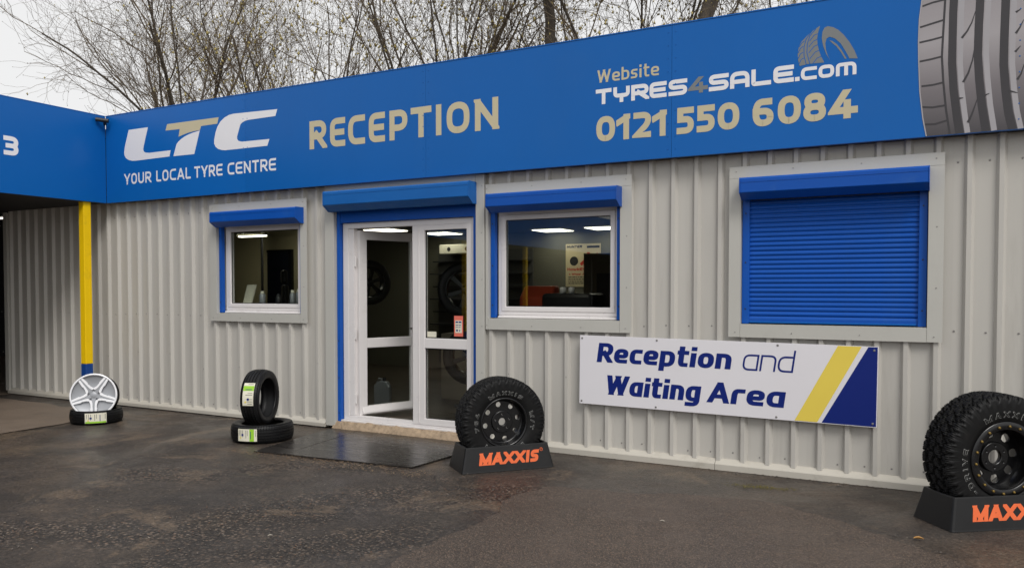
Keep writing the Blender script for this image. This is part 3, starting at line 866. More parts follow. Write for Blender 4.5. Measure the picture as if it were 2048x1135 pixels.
bt_sipe = [[(0.035,3.287),(0.067,3.329),(0.095,3.385),(0.118,3.464)],[(0.048,2.974),(0.079,3.035),(0.103,3.12),(0.117,3.22)],[(0.081,2.686),(0.104,2.739),(0.124,2.802),(0.141,2.861)],[(0.362,3.271),(0.385,3.308),(0.407,3.358)],[(0.375,2.952),(0.397,2.99),(0.419,3.068)],[(0.36,3.416),(0.39,3.433)],[(0.36,3.144),(0.391,3.181)],[(0.025,2.862),(0.051,2.864)],[(0.171,2.862),(0.211,2.877)],[(0.325,2.881),(0.379,2.861)]]
rec = [(-6.095,-5.86),(-5.808,-5.601),(-5.562,-5.338),(-5.289,-5.082),(-5.025,-4.801),(-4.762,-4.512),(-4.463,-4.392),(-4.334,-4.073),(-4.013,-3.757)]
tyr = [(-2.771,-2.624),(-2.607,-2.456),(-2.443,-2.288),(-2.279,-2.129),(-2.112,-1.953),(-1.941,-1.787),(-1.772,-1.611),(-1.6,-1.445),(-1.431,-1.278),(-1.261,-1.106),(-1.095,-1.066),(-1.054,-0.937),(-0.925,-0.812),(-0.8,-0.655)]
pho = [(-2.765,-2.589),(-2.569,-2.461),(-2.422,-2.264),(-2.245,-2.136),(-2.041,-1.895),(-1.871,-1.722),(-1.698,-1.523),(-1.419,-1.256),(-1.225,-1.051),(-1.033,-0.867),(-0.843,-0.652)]
web = [(-2.755,-2.196)]
ylt = [(-9.184,-8.674),(-8.58,-7.965),(-7.902,-7.427),(-7.345,-6.587)]
FP('logo_letter', L_, M['white'], 'white slanted letter L of the logo')
FP('logo_letter', T2_, M['white'], 'white foot of the logo letter T')
FP('logo_letter', T1_, M['tan'], 'beige bar of the logo letter T')
FP('logo_letter', C_, M['white'], 'white slanted letter C of the logo')
yl = []
for wd, (a, b) in zip(('YOUR', 'LOCAL', 'TYRE', 'CENTRE'), ylt):
    yl += layout(wd, a, b, 2.822, .135, .024, .13)
FT(text_mesh(yl, .024, fm), 'lettering', M['white'], 'white letter %s in the line under the logo')
FT(text_mesh([(c, a, b, 3.008, 3.308) for c, (a, b) in zip('RECEPTION', rec)], .064, fm), 'lettering', M['tan'], 'beige letter %s of RECEPTION')
FT(text_mesh(layout('Website', web[0][0], web[0][1], 3.310, .109, .019, .12), .019, fm, va=.85), 'lettering', M['tan'], 'small beige letter %s of Website')
tl = []
for c, (a, b) in zip('TyRES', tyr[:5]): tl.append((c, a, b, 3.121, 3.253))
FT(text_mesh(tl, .034, fm), 'lettering', M['white'], 'white letter %s of the web address')
FT(text_mesh([('4', tyr[5][0], tyr[5][1], 3.121, 3.253)], .034, fm), 'lettering', M['greyv'], 'grey figure %s in the web address')
tl = []
for c, (a, b) in zip('SqLE', tyr[6:10]): tl.append((c, a, b, 3.121, 3.253))
tl.append(('.', tyr[10][0], tyr[10][1], 3.121, 3.153))
for c, (a, b) in zip('com', tyr[11:]): tl.append((c, a, b, 3.121, 3.219, .027))
FT(text_mesh(tl, .034, fm), 'lettering', M['white'], 'white letter %s of the web address')
FT(text_mesh([(c, a, b, 2.797, 3.015) for c, (a, b) in zip('01215506084', pho)], .052, fm), 'lettering', M['tan'], 'beige figure %s of the telephone number')
FP('tyre_logo', ring, M['greyv'], 'grey tyre sidewall drawing above the web address')
FP('tyre_logo', arc, M['greyv']); FP('tyre_logo', tread, M['greyv'])
sl = MB()
for q in slits:
    for p in stroke_line(q, .0055): sl.add([fm(u, v, 1) for u, v in p], [(0, 1, 2, 3)])
FT(sl, 'tyre_logo_groove', M['fblue'])

# printed tyre picture at the right end of the fascia
def print_grad():
    m = bpy.data.materials.new('printed_tyre_photo')
    n, l, p = nodes_of(m)
    tc = n.new('ShaderNodeTexCoord'); sp = n.new('ShaderNodeSeparateXYZ'); l.new(tc.outputs['Object'], sp.inputs[0])
    mr = n.new('ShaderNodeMapRange'); mr.inputs['From Min'].default_value = 2.60; mr.inputs['From Max'].default_value = 3.72
    l.new(sp.outputs['Z'], mr.inputs['Value'])
    r = n.new('ShaderNodeValToRGB'); e = r.color_ramp.elements
    e[0].position = 0; e[0].color = (.055, .050, .055, 1); e[1].position = 1; e[1].color = (.28, .255, .265, 1)
    k = e.new(.30); k.color = (.17, .152, .160, 1); k = e.new(.62); k.color = (.36, .335, .345, 1)
    l.new(mr.outputs[0], r.inputs[0]); l.new(r.outputs[0], p.inputs['Base Color'])
    p.inputs['Roughness'].default_value = .4
    return m
M['tprint'] = print_grad()
M['tdark'] = mat('printed_groove', (.035, .032, .036), .45)
M['tlight'] = mat('printed_highlight', (.36, .345, .36), .45)
zc = ZB + .003
sil = [(bt_sil[0][0] + .0, ZT - .008)] + [q for q in bt_sil[1:-1]] + [(bt_sil[-1][0], zc)]
sil2 = sil + [(1.55, zc), (1.66, 3.2), (1.58, ZT - .008)]
FP('tyre_picture', sil2, M['tprint'], 'large printed grey tyre tread picture')
def cl(q): return [(a, min(max(b, zc), ZT - .008)) for a, b in q]
def pic(line, w, l, m, nm):
    g = MB()
    for p in stroke_line(line, w): g.add([fm(u, min(max(v, zc), ZT - .008), l) for u, v in p], [(0, 1, 2, 3)])
    FT(g, nm, m)
for x in bt_lines[:3] + [[(2 * bt_lines[2][0][0] - x[0] + .18, x[1]) for x in bt_lines[1]]]: pic(cl(x), .052, 2, M['tdark'], 'tyre_picture_groove')
pic(cl(bt_lines[3]), .014, 3, M['tdark'], 'tyre_picture_groove')
for q in bt_lat: pic(q, .013, 4, M['tdark'], 'tyre_picture_sipe')
for q in bt_sipe:
    n = len(q); pic(q, [.016 * (1 - .75 * k / (n - 1)) for k in range(n)], 5, M['tdark'], 'tyre_picture_sipe')
for x in bt_lines[:3]: pic([(a + .050, b) for a, b in cl(x)], .035, 1, M['tlight'], 'tyre_picture_highlight')
pic(sil, .008, 6, M['tlight'], 'tyre_picture_edge')

# ------------------------------------------------------------------ workshop with canopy on the left
wk = empty('workshop_building', (-14, -7, 0), 0, 'open-fronted workshop bays under a blue fascia canopy at left', 'building')
def WK(mbx, name, m, bevel=0, par=None):
    o = mbx.build(name, m, par or wk, False, bevel)
    if par is None: o.location = (14, 7, 0)
    return o
CX = -9.545
ys = [-.102, -2.6, -5.1, -7.6, -10.1, -12.6, -15.1, -17.6, -20.1, -22.6, -25.8]  # far bays lengthened out of view to block sky reflections in the window
fps = []
for a, b in zip(ys[:-1], ys[1:]):
    fps.append(WK(MB().box(CX - .04, CX, b + .001, a - .001, ZB, ZT - .006), 'fascia_panel', M['fascia']))
WK(MB().box(CX - .06, CX + .003, -25.8, -.106, ZT - .0055, ZT + .004), 'top_trim', M['fascia'])
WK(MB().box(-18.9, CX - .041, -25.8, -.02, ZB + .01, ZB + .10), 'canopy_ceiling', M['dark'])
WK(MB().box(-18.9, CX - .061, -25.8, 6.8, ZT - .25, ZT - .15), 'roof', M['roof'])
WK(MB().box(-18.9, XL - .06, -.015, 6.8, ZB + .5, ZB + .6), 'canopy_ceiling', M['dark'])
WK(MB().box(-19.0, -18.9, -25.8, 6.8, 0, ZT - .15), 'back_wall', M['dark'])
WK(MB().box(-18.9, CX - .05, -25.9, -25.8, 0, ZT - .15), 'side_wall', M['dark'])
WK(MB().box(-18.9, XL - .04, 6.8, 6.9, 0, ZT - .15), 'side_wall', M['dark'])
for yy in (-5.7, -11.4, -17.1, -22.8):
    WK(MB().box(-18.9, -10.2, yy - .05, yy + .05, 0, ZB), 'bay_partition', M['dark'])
def fm3(u, v, l): return (CX + .0012 + .0003 * l, u, v)
text_mesh([('3', -1.372, -1.205, 3.048, 3.266)], .052, fm3).build('letter', M['white'], wk, loc=(14, 7, 0), label='white bay number %s')

for i, (yy, lab) in enumerate(((-.342, 'yellow square steel post with blue foot under the canopy corner'), (-5.7, 'yellow steel post with blue foot farther out along the canopy'), (-8.5, 'yellow steel canopy post reflected in the door glass'), (-11.4, 'yellow steel canopy post reflected in the second window'))):
    p = empty('canopy_post', (-9.632, yy, 0), 0, lab, 'post', 'yellow posts under the canopy')
    MB().box(-.05, .05, -.05, .05, .565, ZB).build('upper_post', M['yellow'], p, bevel=.006)
    MB().box(-.0497, .0497, -.0497, .0497, 0, .5645).build('post_foot', M['postblue'], p, bevel=.006)

c = empty('security_camera', (-9.50, -.15, 3.605), 0, 'small black security camera in the corner where the blue fascias meet', 'camera')
MB().tube([(.09, .0, .03), (-.02, -.10, .045)], .026, 12).build('camera_body', M['black'], c)
MB().box(-.055, -.02, .02, .058, .0, .07).build('bracket', M['black'], c)
MB().tube([(-.04, .04, .05), (.06, -.05, .045)], .012, 8).build('arm', M['black'], c)

for i, (x, z) in enumerate(((-17.45, 3.00), (-17.44, 2.93), (-17.40, 2.85))):
    t = empty('tube_light', (x, 3.0 + i * .35, z), 0, ('top', 'middle', 'lowest')[i] + ' of three short light tubes seen in the dark bay at far left', 'light')
    MB().tube([(-.25, 0, 0), (.25, .06, 0)], .018, 8).build('tube', M['tube'], t)
    MB().box(-.28, .28, -.03, .03, .03, .07).build('batten', M['dark'], t)
# ------------------------------------------------------------------ reception and waiting area sign
sg = empty('reception_sign', (-2.950, -.034, .476), 0, 'white sign board reading Reception and Waiting Area with yellow and navy stripes', 'sign')
sg.rotation_euler = (0, R_(.53), 0)
SW, SH = 2.463, .616
MB().box(0, SW, -.003, .003, 0, SH).build('board', M['signwhite'], sg, bevel=.001)
def sm(u, v, l): return (u, -.0042 - .0003 * l, v)
def ST(mbx, name, m, label=None):
    return mbx.build('letter', m, sg, label=label)
def slet(text, x0, x1, zb, cap, t, low=.74, gap=.07):
    return layout(text, x0, x1, zb, cap, t, gap, low, {'i': .24, 't': .46, 'r': .46, 'W': 1.02, 'R': .66, 'A': .74, 'n': .6, 'e': .6, 'c': .52, 'o': .62, 'p': .62, 'a': .6, 'g': .62, 'd': .6})
ST(text_mesh(slet('Reception', .165, 1.352, .382, .172, .048), .048, sm, .13, .382, .70), 'lettering', M['navy'], 'bold navy letter %s of Reception')
ST(text_mesh(slet('and', 1.445, 1.845, .382, .178, .0150), .0150, sm, .13, .382), 'lettering', M['navy'], 'thin navy letter %s of and')
ST(text_mesh(slet('Waiting', .250, 1.098, .098, .172, .048), .048, sm, .13, .098, .70), 'lettering', M['navy'], 'bold navy letter %s of Waiting')
ST(text_mesh(slet('Area', 1.165, 1.780, .098, .172, .048), .048, sm, .13, .098, .70), 'lettering', M['navy'], 'bold navy letter %s of Area')
def spoly(name, pts, m):
    return poly_obj(name, pts, lambda u, v, l: sm(u, v, l), m, sg)
spoly('yellow_stripe', [(2.175, SH - .004), (2.345, SH - .004), (2.035, .006), (1.865, .006)], M['yelv'])
spoly('navy_corner', [(2.392, SH - .004), (2.457, SH - .004), (2.457, .006), (2.068, .006)], M['navy'])
for (x, z) in ((.022, SH - .025), (.022, .025), (.72, SH - .02), (.72, .02), (1.725, SH - .02), (1.725, .02), (SW - .03, SH - .03), (SW - .03, .028)):
    MB().tube([(x, -.003, z), (x, -.008, z)], [.010, .006], 10).build('screw', M['steel'], sg)

# ------------------------------------------------------------------ tyres and wheels
def tyre_mesh(R, w, rr, tread, nt):
    hw = w / 2; tw = hw * (.80 if tread == 'road' else .92)
    half = [(hw * .80, rr - .004), (hw * .90, rr + .008), (hw * .985, rr + (R - rr) * .28), (hw, rr + (R - rr) * .48), (hw * .985, rr + (R - rr) * .68), (hw * .95, rr + (R - rr) * .83)]
    npf = 44
    crown = []
    for k in range(npf + 1):
        s = 1 - 2 * k / npf
        drop = (.010 if tread == 'road' else .007) * abs(s) ** 2.5 + (.012 * max(0, (abs(s) - .88) / .12) ** 2)
        crown.append((tw * s + (hw * .93 - tw) * (1 if s > 0 else -1) * max(0, (abs(s) - .88) / .12), R - drop, s))
    prof = [(y, r, None) for y, r in half] + crown + [(-y, r, None) for y, r in half[::-1]]
    inner = [(-hw * .74, rr + .004), (-hw * .86, rr + (R - rr) * .35), (-hw * .82, R - .045), (-hw * .4, R - .028), (hw * .4, R - .028), (hw * .82, R - .045), (hw * .86, rr + (R - rr) * .35), (hw * .74, rr + .004)]
    prof += [(y, r, None) for y, r in inner]
    m = len(prof)
    Y = np.array([p[0] for p in prof]); Rr = np.array([p[1] for p in prof])
    S = np.array([9.0 if p[2] is None else p[2] for p in prof])
    th = np.linspace(0, 2 * np.pi, nt, endpoint=False)
    TH, SS = np.meshgrid(th, S, indexing='ij')
    RR = np.broadcast_to(Rr, TH.shape).copy(); YY = np.broadcast_to(Y, TH.shape).copy()
    T = SS < 5
    g = np.zeros_like(TH)
    if tread == 'road':
        for c in (-.62, -.2, .2, .62): g = np.maximum(g, (np.abs(SS - c) < .035) * .007)
        ph = (TH * 72 / (2 * np.pi) + .6 * SS) % 1
        g = np.maximum(g, ((ph < .12) & (np.abs(SS) > .64)) * .005)
        ph2 = (TH * 72 / (2 * np.pi) - 1.1 * SS) % 1
        g = np.maximum(g, ((ph2 < .10) & (np.abs(SS) > .24) & (np.abs(SS) < .58)) * .003)
    else:
        n = 34
        ph = TH * n / (2 * np.pi)
        zig = .055 * np.sign(np.sin(2 * np.pi * ph)) 
        for c in (-.52, 0, .52): g = np.maximum(g, (np.abs(SS - c - zig) < .070) * .016)
        for a, b, o in ((-1.1, -.52, 0), (-.52, 0, .35), (0, .52, .7), (.52, 1.1, .2)):
            q = (ph + o + .35 * SS + .10 * np.sign(np.sin(6 * np.pi * SS))) % 1
            g = np.maximum(g, ((q < .24) & (SS > a) & (SS <= b)) * .016)
            g = np.maximum(g, ((np.abs(q - .62) < .035) & (SS > a + .12) & (SS <= b - .12)) * .004)
        RR += np.where(T, .0022 * np.sin(ph * 37.7 + SS * 9), 0)
    RR -= np.where(T, g, 0)
    if tread != 'road':
        # shoulder lugs running down the sidewall
        q = (TH * 34 / (2 * np.pi)) % 1
        for j in (5,):
            YY[:, j] += np.where(q[:, j] < .62, .007, 0)
        for j in (m - len(inner) - 6,):
            YY[:, j] -= np.where(q[:, j] < .62, .007, 0)
    V = np.stack([RR * np.cos(TH), YY, RR * np.sin(TH)], -1).reshape(-1, 3)
    I = np.arange(nt)[:, None] * m; I2 = ((np.arange(nt) + 1) % nt)[:, None] * m
    J = np.arange(m)[None]; J2 = (np.arange(m)[None] + 1) % m
    Fq = np.stack([I + J, I2 + J, I2 + J2, I + J2], -1).reshape(-1, 4)
    me = np_mesh('tyre', V, Fq)
    # smooth the sidewalls only
    sm_ = np.tile(np.array([(j < 5) or (5 + npf < j) for j in range(m)]), nt)
    me.polygons.foreach_set('use_smooth', sm_)
    return me

def side_y(R, w, rr, r):
    hw = w / 2
    t = (r - rr) / (R - rr)
    ts = [0, .05, .28, .48, .68, .83, 1]; vs_ = [.84, .90, .985, 1.0, .985, .95, .9]
    return -hw * float(np.interp(t, ts, vs_))

def sidewall_text(text, R, w, rr, r0, hgt, ang_mid, spread, parent, flip=False, t=.011):
    """outlined raised letters following the sidewall; angle measured clockwise from the top as seen from the front"""
    rm = r0 + hgt / 2
    L = layout(text, -spread / 2 * rm, spread / 2 * rm, 0, hgt, t, .32, 1.0, {'I': .3, '/': .4, '-': .35, 'M': .85, 'W': .9})
    def fmp(lift):
        def f(u, v, l):
            a = ang_mid + u / rm
            r = r0 + v
            x, z = r * math.sin(a), r * math.cos(a)
            return (x, side_y(R, w, rr, r) - lift - .0003 * l, z)
        return f
    text_mesh(L, t, fmp(.0022)).build('raised_letter', M['outline'], parent)
    L2 = [(c, a + .0026, b - .0026, z0 + .0026, z1 - .0026, t - .0052) for c, a, b, z0, z1, _ in L]
    text_mesh(L2, t, fmp(.0050)).build('letter_infill', M['rubber'], parent)
M['outline'] = mat('white_letter_outline', (.25, .25, .24), .6, 0, .25, 30)

def curve_mesh(name, loops, extr, bev=0.0, y=0.0, dish=None):
    """flat plate with holes in the local xz plane -> mesh; loops are 2d outlines"""
    cu = bpy.data.curves.new(name, 'CURVE'); cu.dimensions = '2D'; cu.fill_mode = 'BOTH'
    cu.extrude = extr; cu.bevel_depth = bev; cu.bevel_resolution = 1
    for lp in loops:
        s = cu.splines.new('POLY'); s.points.add(len(lp) - 1)
        for i, (a, b) in enumerate(lp): s.points[i].co = (a, b, 0, 1)
        s.use_cyclic_u = True
    ob = bpy.data.objects.new(name, cu); COL.objects.link(ob)
    dg = bpy.context.evaluated_depsgraph_get(); dg.update()
    me = bpy.data.meshes.new_from_object(ob.evaluated_get(dg))
    COL.objects.unlink(ob); bpy.data.objects.remove(ob)
    me.materials.clear()
    for v in me.vertices:
        x, z, d = v.co
        r = math.hypot(x, z)
        v.co = (x, -d + y + (dish(r) if dish else 0), z)
    me.update()
    return me
def circ(cx, cz, r, n=24): return [(cx + r * math.cos(2 * math.pi * k / n), cz + r * math.sin(2 * math.pi * k / n)) for k in range(n)]
def ringc(r, n, a0=0.0): return [(r * math.cos(a0 + 2 * math.pi * k / n), r * math.sin(a0 + 2 * math.pi * k / n)) for k in range(n)]

def rim_barrel(rr, w, lip=.012):
    hw = w / 2
    return [(-hw * .90, rr + lip), (-hw * .94, rr + lip - .004), (-hw * .94, rr - .004), (-hw * .84, rr - .010), (-hw * .5, rr - .016), (-hw * .2, rr - .034), (hw * .3, rr - .034), (hw * .7, rr - .012), (hw * .90, rr - .006), (hw * .93, rr + lip), (hw * .88, rr + lip), (hw * .86, rr + .001), (hw * .3, rr - .026), (-hw * .2, rr - .026), (-hw * .8, rr - .001)]

def offroad_wheel(name, loc, rz, R, w, rr, style, label):
    o = empty(name, loc, rz, label, 'wheel', 'all-terrain wheels on display stands')
    t = obj_from('tyre', tyre_mesh(R, w, rr, 'at', 816), M['rubber'], o)
    b = MB().lathe(rim_barrel(rr, w), 64, True).build('rim', M['rim'], o, True)
    y0 = -w / 2 * .28
    if style == 1:
        def dish(r): return -.022 * max(0, min(1, (.105 - r) / .02)) + .010 * max(0, (r - .16) / .04)
        me = curve_mesh('wheel_disc', [ringc(rr - .014, 72), circ(0, 0, .036, 32)] + [circ(x, z, .0235) for x, z in ringc(.148, 8, .2)] + [circ(x, z, .0095, 12) for x, z in ringc(.064, 5, .35)], .004, .002, y0)
        obj_from('wheel_disc', me, M['rim'], b)
        hub = curve_mesh('hub_plate', [ringc(.088, 48), circ(0, 0, .0362, 32)] + [circ(x, z, .0098, 12) for x, z in ringc(.064, 5, .35)], .006, .005, y0 - .012)
        obj_from('hub_plate', hub, M['rim'], b)
        MB().lathe([(y0 - .004, rr - .030), (y0 - .016, rr - .022), (y0 - .018, rr - .012), (y0 - .004, rr - .010)], 64).build('disc_ring', M['rim'], b, True)
    else:
        wins = []
        for k in range(8):
            a = k * math.pi / 4 + .12
            q = []
            for (u, v) in ((-.020, -.026), (-.028, -.006), (-.027, .012), (-.018, .024), (0, .029), (.018, .024), (.027, .012), (.028, -.006), (.020, -.026), (0, -.030)):
                rr_ = .148 + v * 1.0
                q.append((rr_ * math.cos(a) - u * math.sin(a) * 1.05, rr_ * math.sin(a) + u * math.cos(a) * 1.05))
            wins.append(q)
        yb = y0 + .030
        me = curve_mesh('wheel_disc', [ringc(rr - .012, 72), circ(0, 0, .050, 40)] + wins + [circ(x, z, .0085, 12) for x, z in ringc(.071, 6, .5)], .004, .002, yb)
        obj_from('wheel_disc', me, M['rim'], b)
        hub = curve_mesh('hub_plate', [ringc(.092, 48), circ(0, 0, .0502, 40)] + [circ(x, z, .0088, 12) for x, z in ringc(.071, 6, .5)], .007, .006, yb - .016)
        obj_from('hub_plate', hub, M['rim'], b)
        # bead ring with bolts
        MB().lathe([(-w / 2 * .965, rr + .016), (-w / 2 * .995, rr + .010), (-w / 2 * .995, rr - .030), (-w / 2 * .965, rr - .036), (-w / 2 * .60, rr - .030), (-w / 2 * .60, rr + .0)], 64).build('bead_ring', M['rim'], b, True)
        for x, z in ringc(rr - .012, 18, .09):
            MB().tube([(x, -w / 2 * .99, z), (x, -w / 2 * .99 - .008, z), (x, -w / 2 * .99 - .012, z)], [.0082, .0082, .005], 8).build('bolt', M['brass'], b)
    return o

# stand: tapered open trough
def stand(loc, rz, label):
    o = empty('display_stand', loc, rz, label, 'stand', 'black display stands')
    def loop(a, b, z): return [(-a, -b, z), (a, -b, z), (a, b, z), (-a, b, z)]
    def rl(a, b, z, c=.018):
        return [(-a + c, -b, z), (a - c, -b, z), (a - c * .3, -b + c * .3, z), (a, -b + c, z), (a, b - c, z), (a - c * .3, b - c * .3, z), (a - c, b, z), (-a + c, b, z), (-a + c * .3, b - c * .3, z), (-a, b - c, z), (-a, -b + c, z), (-a + c * .3, -b + c * .3, z)]
    rings = [rl(.412, .193, 0), rl(.409, .190, .012), rl(.368, .155, .200), rl(.364, .151, .205), rl(.350, .139, .205), rl(.348, .137, .200), rl(.376, .160, .06)]
    n = 12
    mb = MB(); v = [p for g in rings for p in g]
    f = [(i * n + k, i * n + (k + 1) % n, (i + 1) * n + (k + 1) % n, (i + 1) * n + k) for i in range(len(rings) - 1) for k in range(n)]
    f.append(tuple((len(rings) - 1) * n + k for k in range(n)))
    mb.add(v, f)
    s = mb.build('trough', M['stand'], o, False, .004)
    th = math.atan2(.211 - .172, .188)
    def smap(u, v, l):
        z = .012 + v; y = -(.190 - (.035 / .188) * v) - .0015 - .0003 * l
        return (u, y, z)
    W_ = {'I': .36, 'M': .98, 'A': .86, 'X': .84, 'S': .66}
    L = layout('MAXXIS', -.262, .262, .045, .098, .028, .06, 1, W_)
    text_mesh(L, .028, smap, .16, .045).build('letter', M['orange'], o, label='orange letter %s on the front face')
    rg = MB()
    for p in stroke_line([(.298 + .013 * math.cos(a), .142 + .013 * math.sin(a)) for a in [k * math.pi / 8 for k in range(17)]], .003): rg.add([smap(u, v, 0) for u, v in p], [(0, 1, 2, 3)])
    rg.add([smap(u, v, 1) for u, v in ((.294, .136), (.2965, .136), (.2965, .148), (.294, .148))], [(0, 1, 2, 3)])
    rg.add([smap(u, v, 1) for u, v in ((.2965, .143), (.302, .143), (.302, .148), (.2965, .148))], [(0, 1, 2, 3)])
    rg.build('registered_mark', M['orange'], o, fix=False)
    return o
RZ1, RZ2 = R_(49.5), R_(37.0)
stand((-3.355, -.757, 0), RZ1, 'black trough stand with orange lettering holding the tyre beside the door')
stand((.232, -.663, 0), RZ2, 'black trough stand with orange lettering under the tyre at far right')
w1 = offroad_wheel('off_road_wheel', (-3.368, -.757, .386), RZ1, .376, .240, .200, 1, 'chunky tyre on black steel rim with round holes beside the door')
sidewall_text('MAXXIS', .376, .240, .200, .234, .034, R_(2), 1.25, w1)
sidewall_text('M/T', .376, .240, .200, .234, .034, R_(88), .62, w1)
sidewall_text('764', .376, .240, .200, .234, .034, R_(-88), .62, w1)
sidewall_text('BIGHORN', .376, .240, .200, .234, .034, R_(180), 1.5, w1)
w2 = offroad_wheel('off_road_wheel', (.236, -.650, .424), RZ2, .412, .270, .226, 2, 'larger chunky tyre on black rim with gold bolts at far right')
sidewall_text('MAXXIS', .412, .270, .226, .270, .040, R_(2), 1.2, w2)
sidewall_text('-DRIVE', .412, .270, .226, .270, .040, R_(-105), 1.05, w2)

# road tyres with paper labels
def tread_patch(R, a0, a1, y0, y1, lift, n=10):
    mb = MB()
    for k in range(n):
        p, q = a0 + (a1 - a0) * k / n, a0 + (a1 - a0) * (k + 1) / n
        r = R + lift
        mb.add([(r * math.cos(p), y0, r * math.sin(p)), (r * math.cos(q), y0, r * math.sin(q)), (r * math.cos(q), y1, r * math.sin(q)), (r * math.cos(p), y1, r * math.sin(p))], [(0, 1, 2, 3)])
    return mb
def road_tyre(loc, rot, R, w, rr, label, patches):
    o = empty('tyre', loc, 0, label, 'tyre', 'new road tyres stacked by the wall')
    o.rotation_euler = rot
    obj_from('tyre_body', tyre_mesh(R, w, rr, 'road', 432), M['rubber2'], o)
    for (a0, a1, y0, y1, lift, m) in patches:
        tread_patch(R, R_(a0), R_(a1), y0, y1, lift).build('paper_label' if lift < .0025 else 'label_print', M[m], o)
    return o
def label_patches(a, half, y, w, rev=1, green=True):
    """paper label round the tread from angle a; a list of printed patches"""
    A = lambda t: a + rev * half * t
    P = [(A(-1), A(1), y - w, y + w, .0015, 'paper')]
    if green: P.append((A(.28), A(.72), y - w * .97, y + w * .97, .0027, 'green'))
    for i, t in enumerate((-.85, -.66, -.47, -.1, .05, .85)):
        P.append((A(t), A(t + .035), y - w * .8, y + w * (.1 + .12 * (i % 4)), .0027, 'print'))
    P.append((A(-.75), A(-.62), y + w * .3, y + w * .6, .0029, 'yelv'))
    P.append((A(-.55), A(-.35), y - w * .2, y + w * .15, .0029, 'navy'))
    P.append((A(.36), A(.42), y - w * .6, y + w * .6, .0031, 'navy'))
    return P
# lying tyre, mid
fl_ = (R_(90), 0, 0)
cdir = math.degrees(math.atan2(-6.705 + .70, 0 + 6.13))      # direction to the camera side
road_tyre((-6.08, -.825, .090), (R_(-90), 0, 0), .305, .176, .205, 'tyre lying flat, white and green label on its tread, under another tyre', label_patches(-73, 19, .0, .060, 1))
# for a tyre turned by -90 about x, local angle a points to world (cos a, sin a -> +y flipped) ; see rotation below
st_ = road_tyre((-6.135, -.80, .412), (R_(0), R_(0), R_(112)), .285, .185, .195, 'tyre standing upright with long white and green label on its tread', label_patches(166, 23, -.0, .055, -1))
# left lying tyre + alloy wheel
road_tyre((-8.545, -.955, .077), (R_(-90), 0, 0), .275, .15, .205, 'tyre lying flat under the silver alloy wheel by the yellow post', label_patches(-36, 23, .0, .056, 1, False) + [(-58, -14, .036, .054, .0033, 'green')])

def alloy():
    R = .240
    o = empty('alloy_wheel', (-8.535, -.975, .302), 0, 'silver five-spoke alloy wheel leaning upright on a flat tyre', 'wheel')
    n = Vector((.80, -.60, .0)); yaw = math.degrees(math.atan2(n.y, n.x)) + 90
    o.rotation_euler = (R_(-8), 0, R_(46))
    b = MB().lathe([(-.10, R - .006), (-.105, R), (-.098, R + .003), (-.085, R - .004), (-.05, R - .03), (.07, R - .03), (.10, R - .002), (.10, R - .008), (.06, R - .038), (-.05, R - .038), (-.088, R - .014)], 72, True).build('rim_barrel', M['black'], o, True)
    MB().lathe([(-.1035, R - .016), (-.1085, R - .012), (-.1085, R - .001), (-.103, R + .004)], 72).build('rim_lip', M['silver'], o, True)
    # recessed grey face
    MB().lathe([(-.060, .001), (-.062, .10), (-.066, .17), (-.085, R - .016)], 72).build('wheel_face', M['alloygrey'], o, True)
    MB().lathe([(-.088, .001), (-.087, .034), (-.080, .048), (-.062, .058)], 40).build('hub', M['alloygrey'], o, True)
    for k in range(5):
        a = math.pi / 2 + 2 * math.pi * k / 5 + math.pi / 5 + .02
        def pt(r, t, y): return (r * math.cos(a) - t * math.sin(a), y, r * math.sin(a) + t * math.cos(a))
        sp = MB()
        # grey core of the spoke
        sp.add([pt(.03, -.020, -.086), pt(.03, .020, -.086), pt(R - .016, .014, -.100), pt(R - .016, -.014, -.100), pt(.03, -.022, -.060), pt(.03, .022, -.060), pt(R - .016, .018, -.070), pt(R - .016, -.018, -.070)],
               [(0, 1, 2, 3), (0, 3, 7, 4), (1, 5, 6, 2), (3, 2, 6, 7)])
        s = sp.build('spoke', M['alloygrey'], o)
        for sg_ in (-1, 1):
            q = [(.052, .030), (.066, .018), (.095, .012), (R - .014, .006), (R - .014, .027), (.145, .036), (.140, .030), (.098, .035), (.078, .043), (.062, .048)]
            pts = [pt(r, sg_ * t, -.0905 - .012 * (r / R)) for r, t in q]
            if sg_ < 0: pts = pts[::-1]
            MB().prism(pts, (0, .030, 0)).build('spoke_face', M['silver'], s, bevel=.0015)
    return o
alloy()

# ------------------------------------------------------------------ mats and door step
def slab(name, outline, z0, z1, m, label, cat, group=None):
    mbx = MB(); n = len(outline)
    mbx.add([(x, y, z0) for x, y in outline] + [(x, y, z1) for x, y in outline], [tuple(range(n - 1, -1, -1)), tuple(range(n, 2 * n))] + [(k, (k + 1) % n, n + (k + 1) % n, n + k) for k in range(n)])
    o = mbx.build(name, m)
    return tag(o, label, cat, group)
slab('rubber_mat', wavy([(-5.30, -1.315), (-3.97, -1.205), (-3.93, -.62), (-4.10, -.055), (-5.49, -.04)], .007, .022, 7), .001, .012, M['mat'], 'wet black rubber mat before the glass door, beside the tyre stand', 'mat', 'rubber mats at the door')
slab('rubber_mat', wavy([(-5.66, -1.345), (-5.312, -1.317), (-5.502, -.04), (-5.86, -.035)], .006, .022, 9), .001, .010, M['mat'], 'narrow strip of wet rubber mat left of the larger mat', 'mat', 'rubber mats at the door')

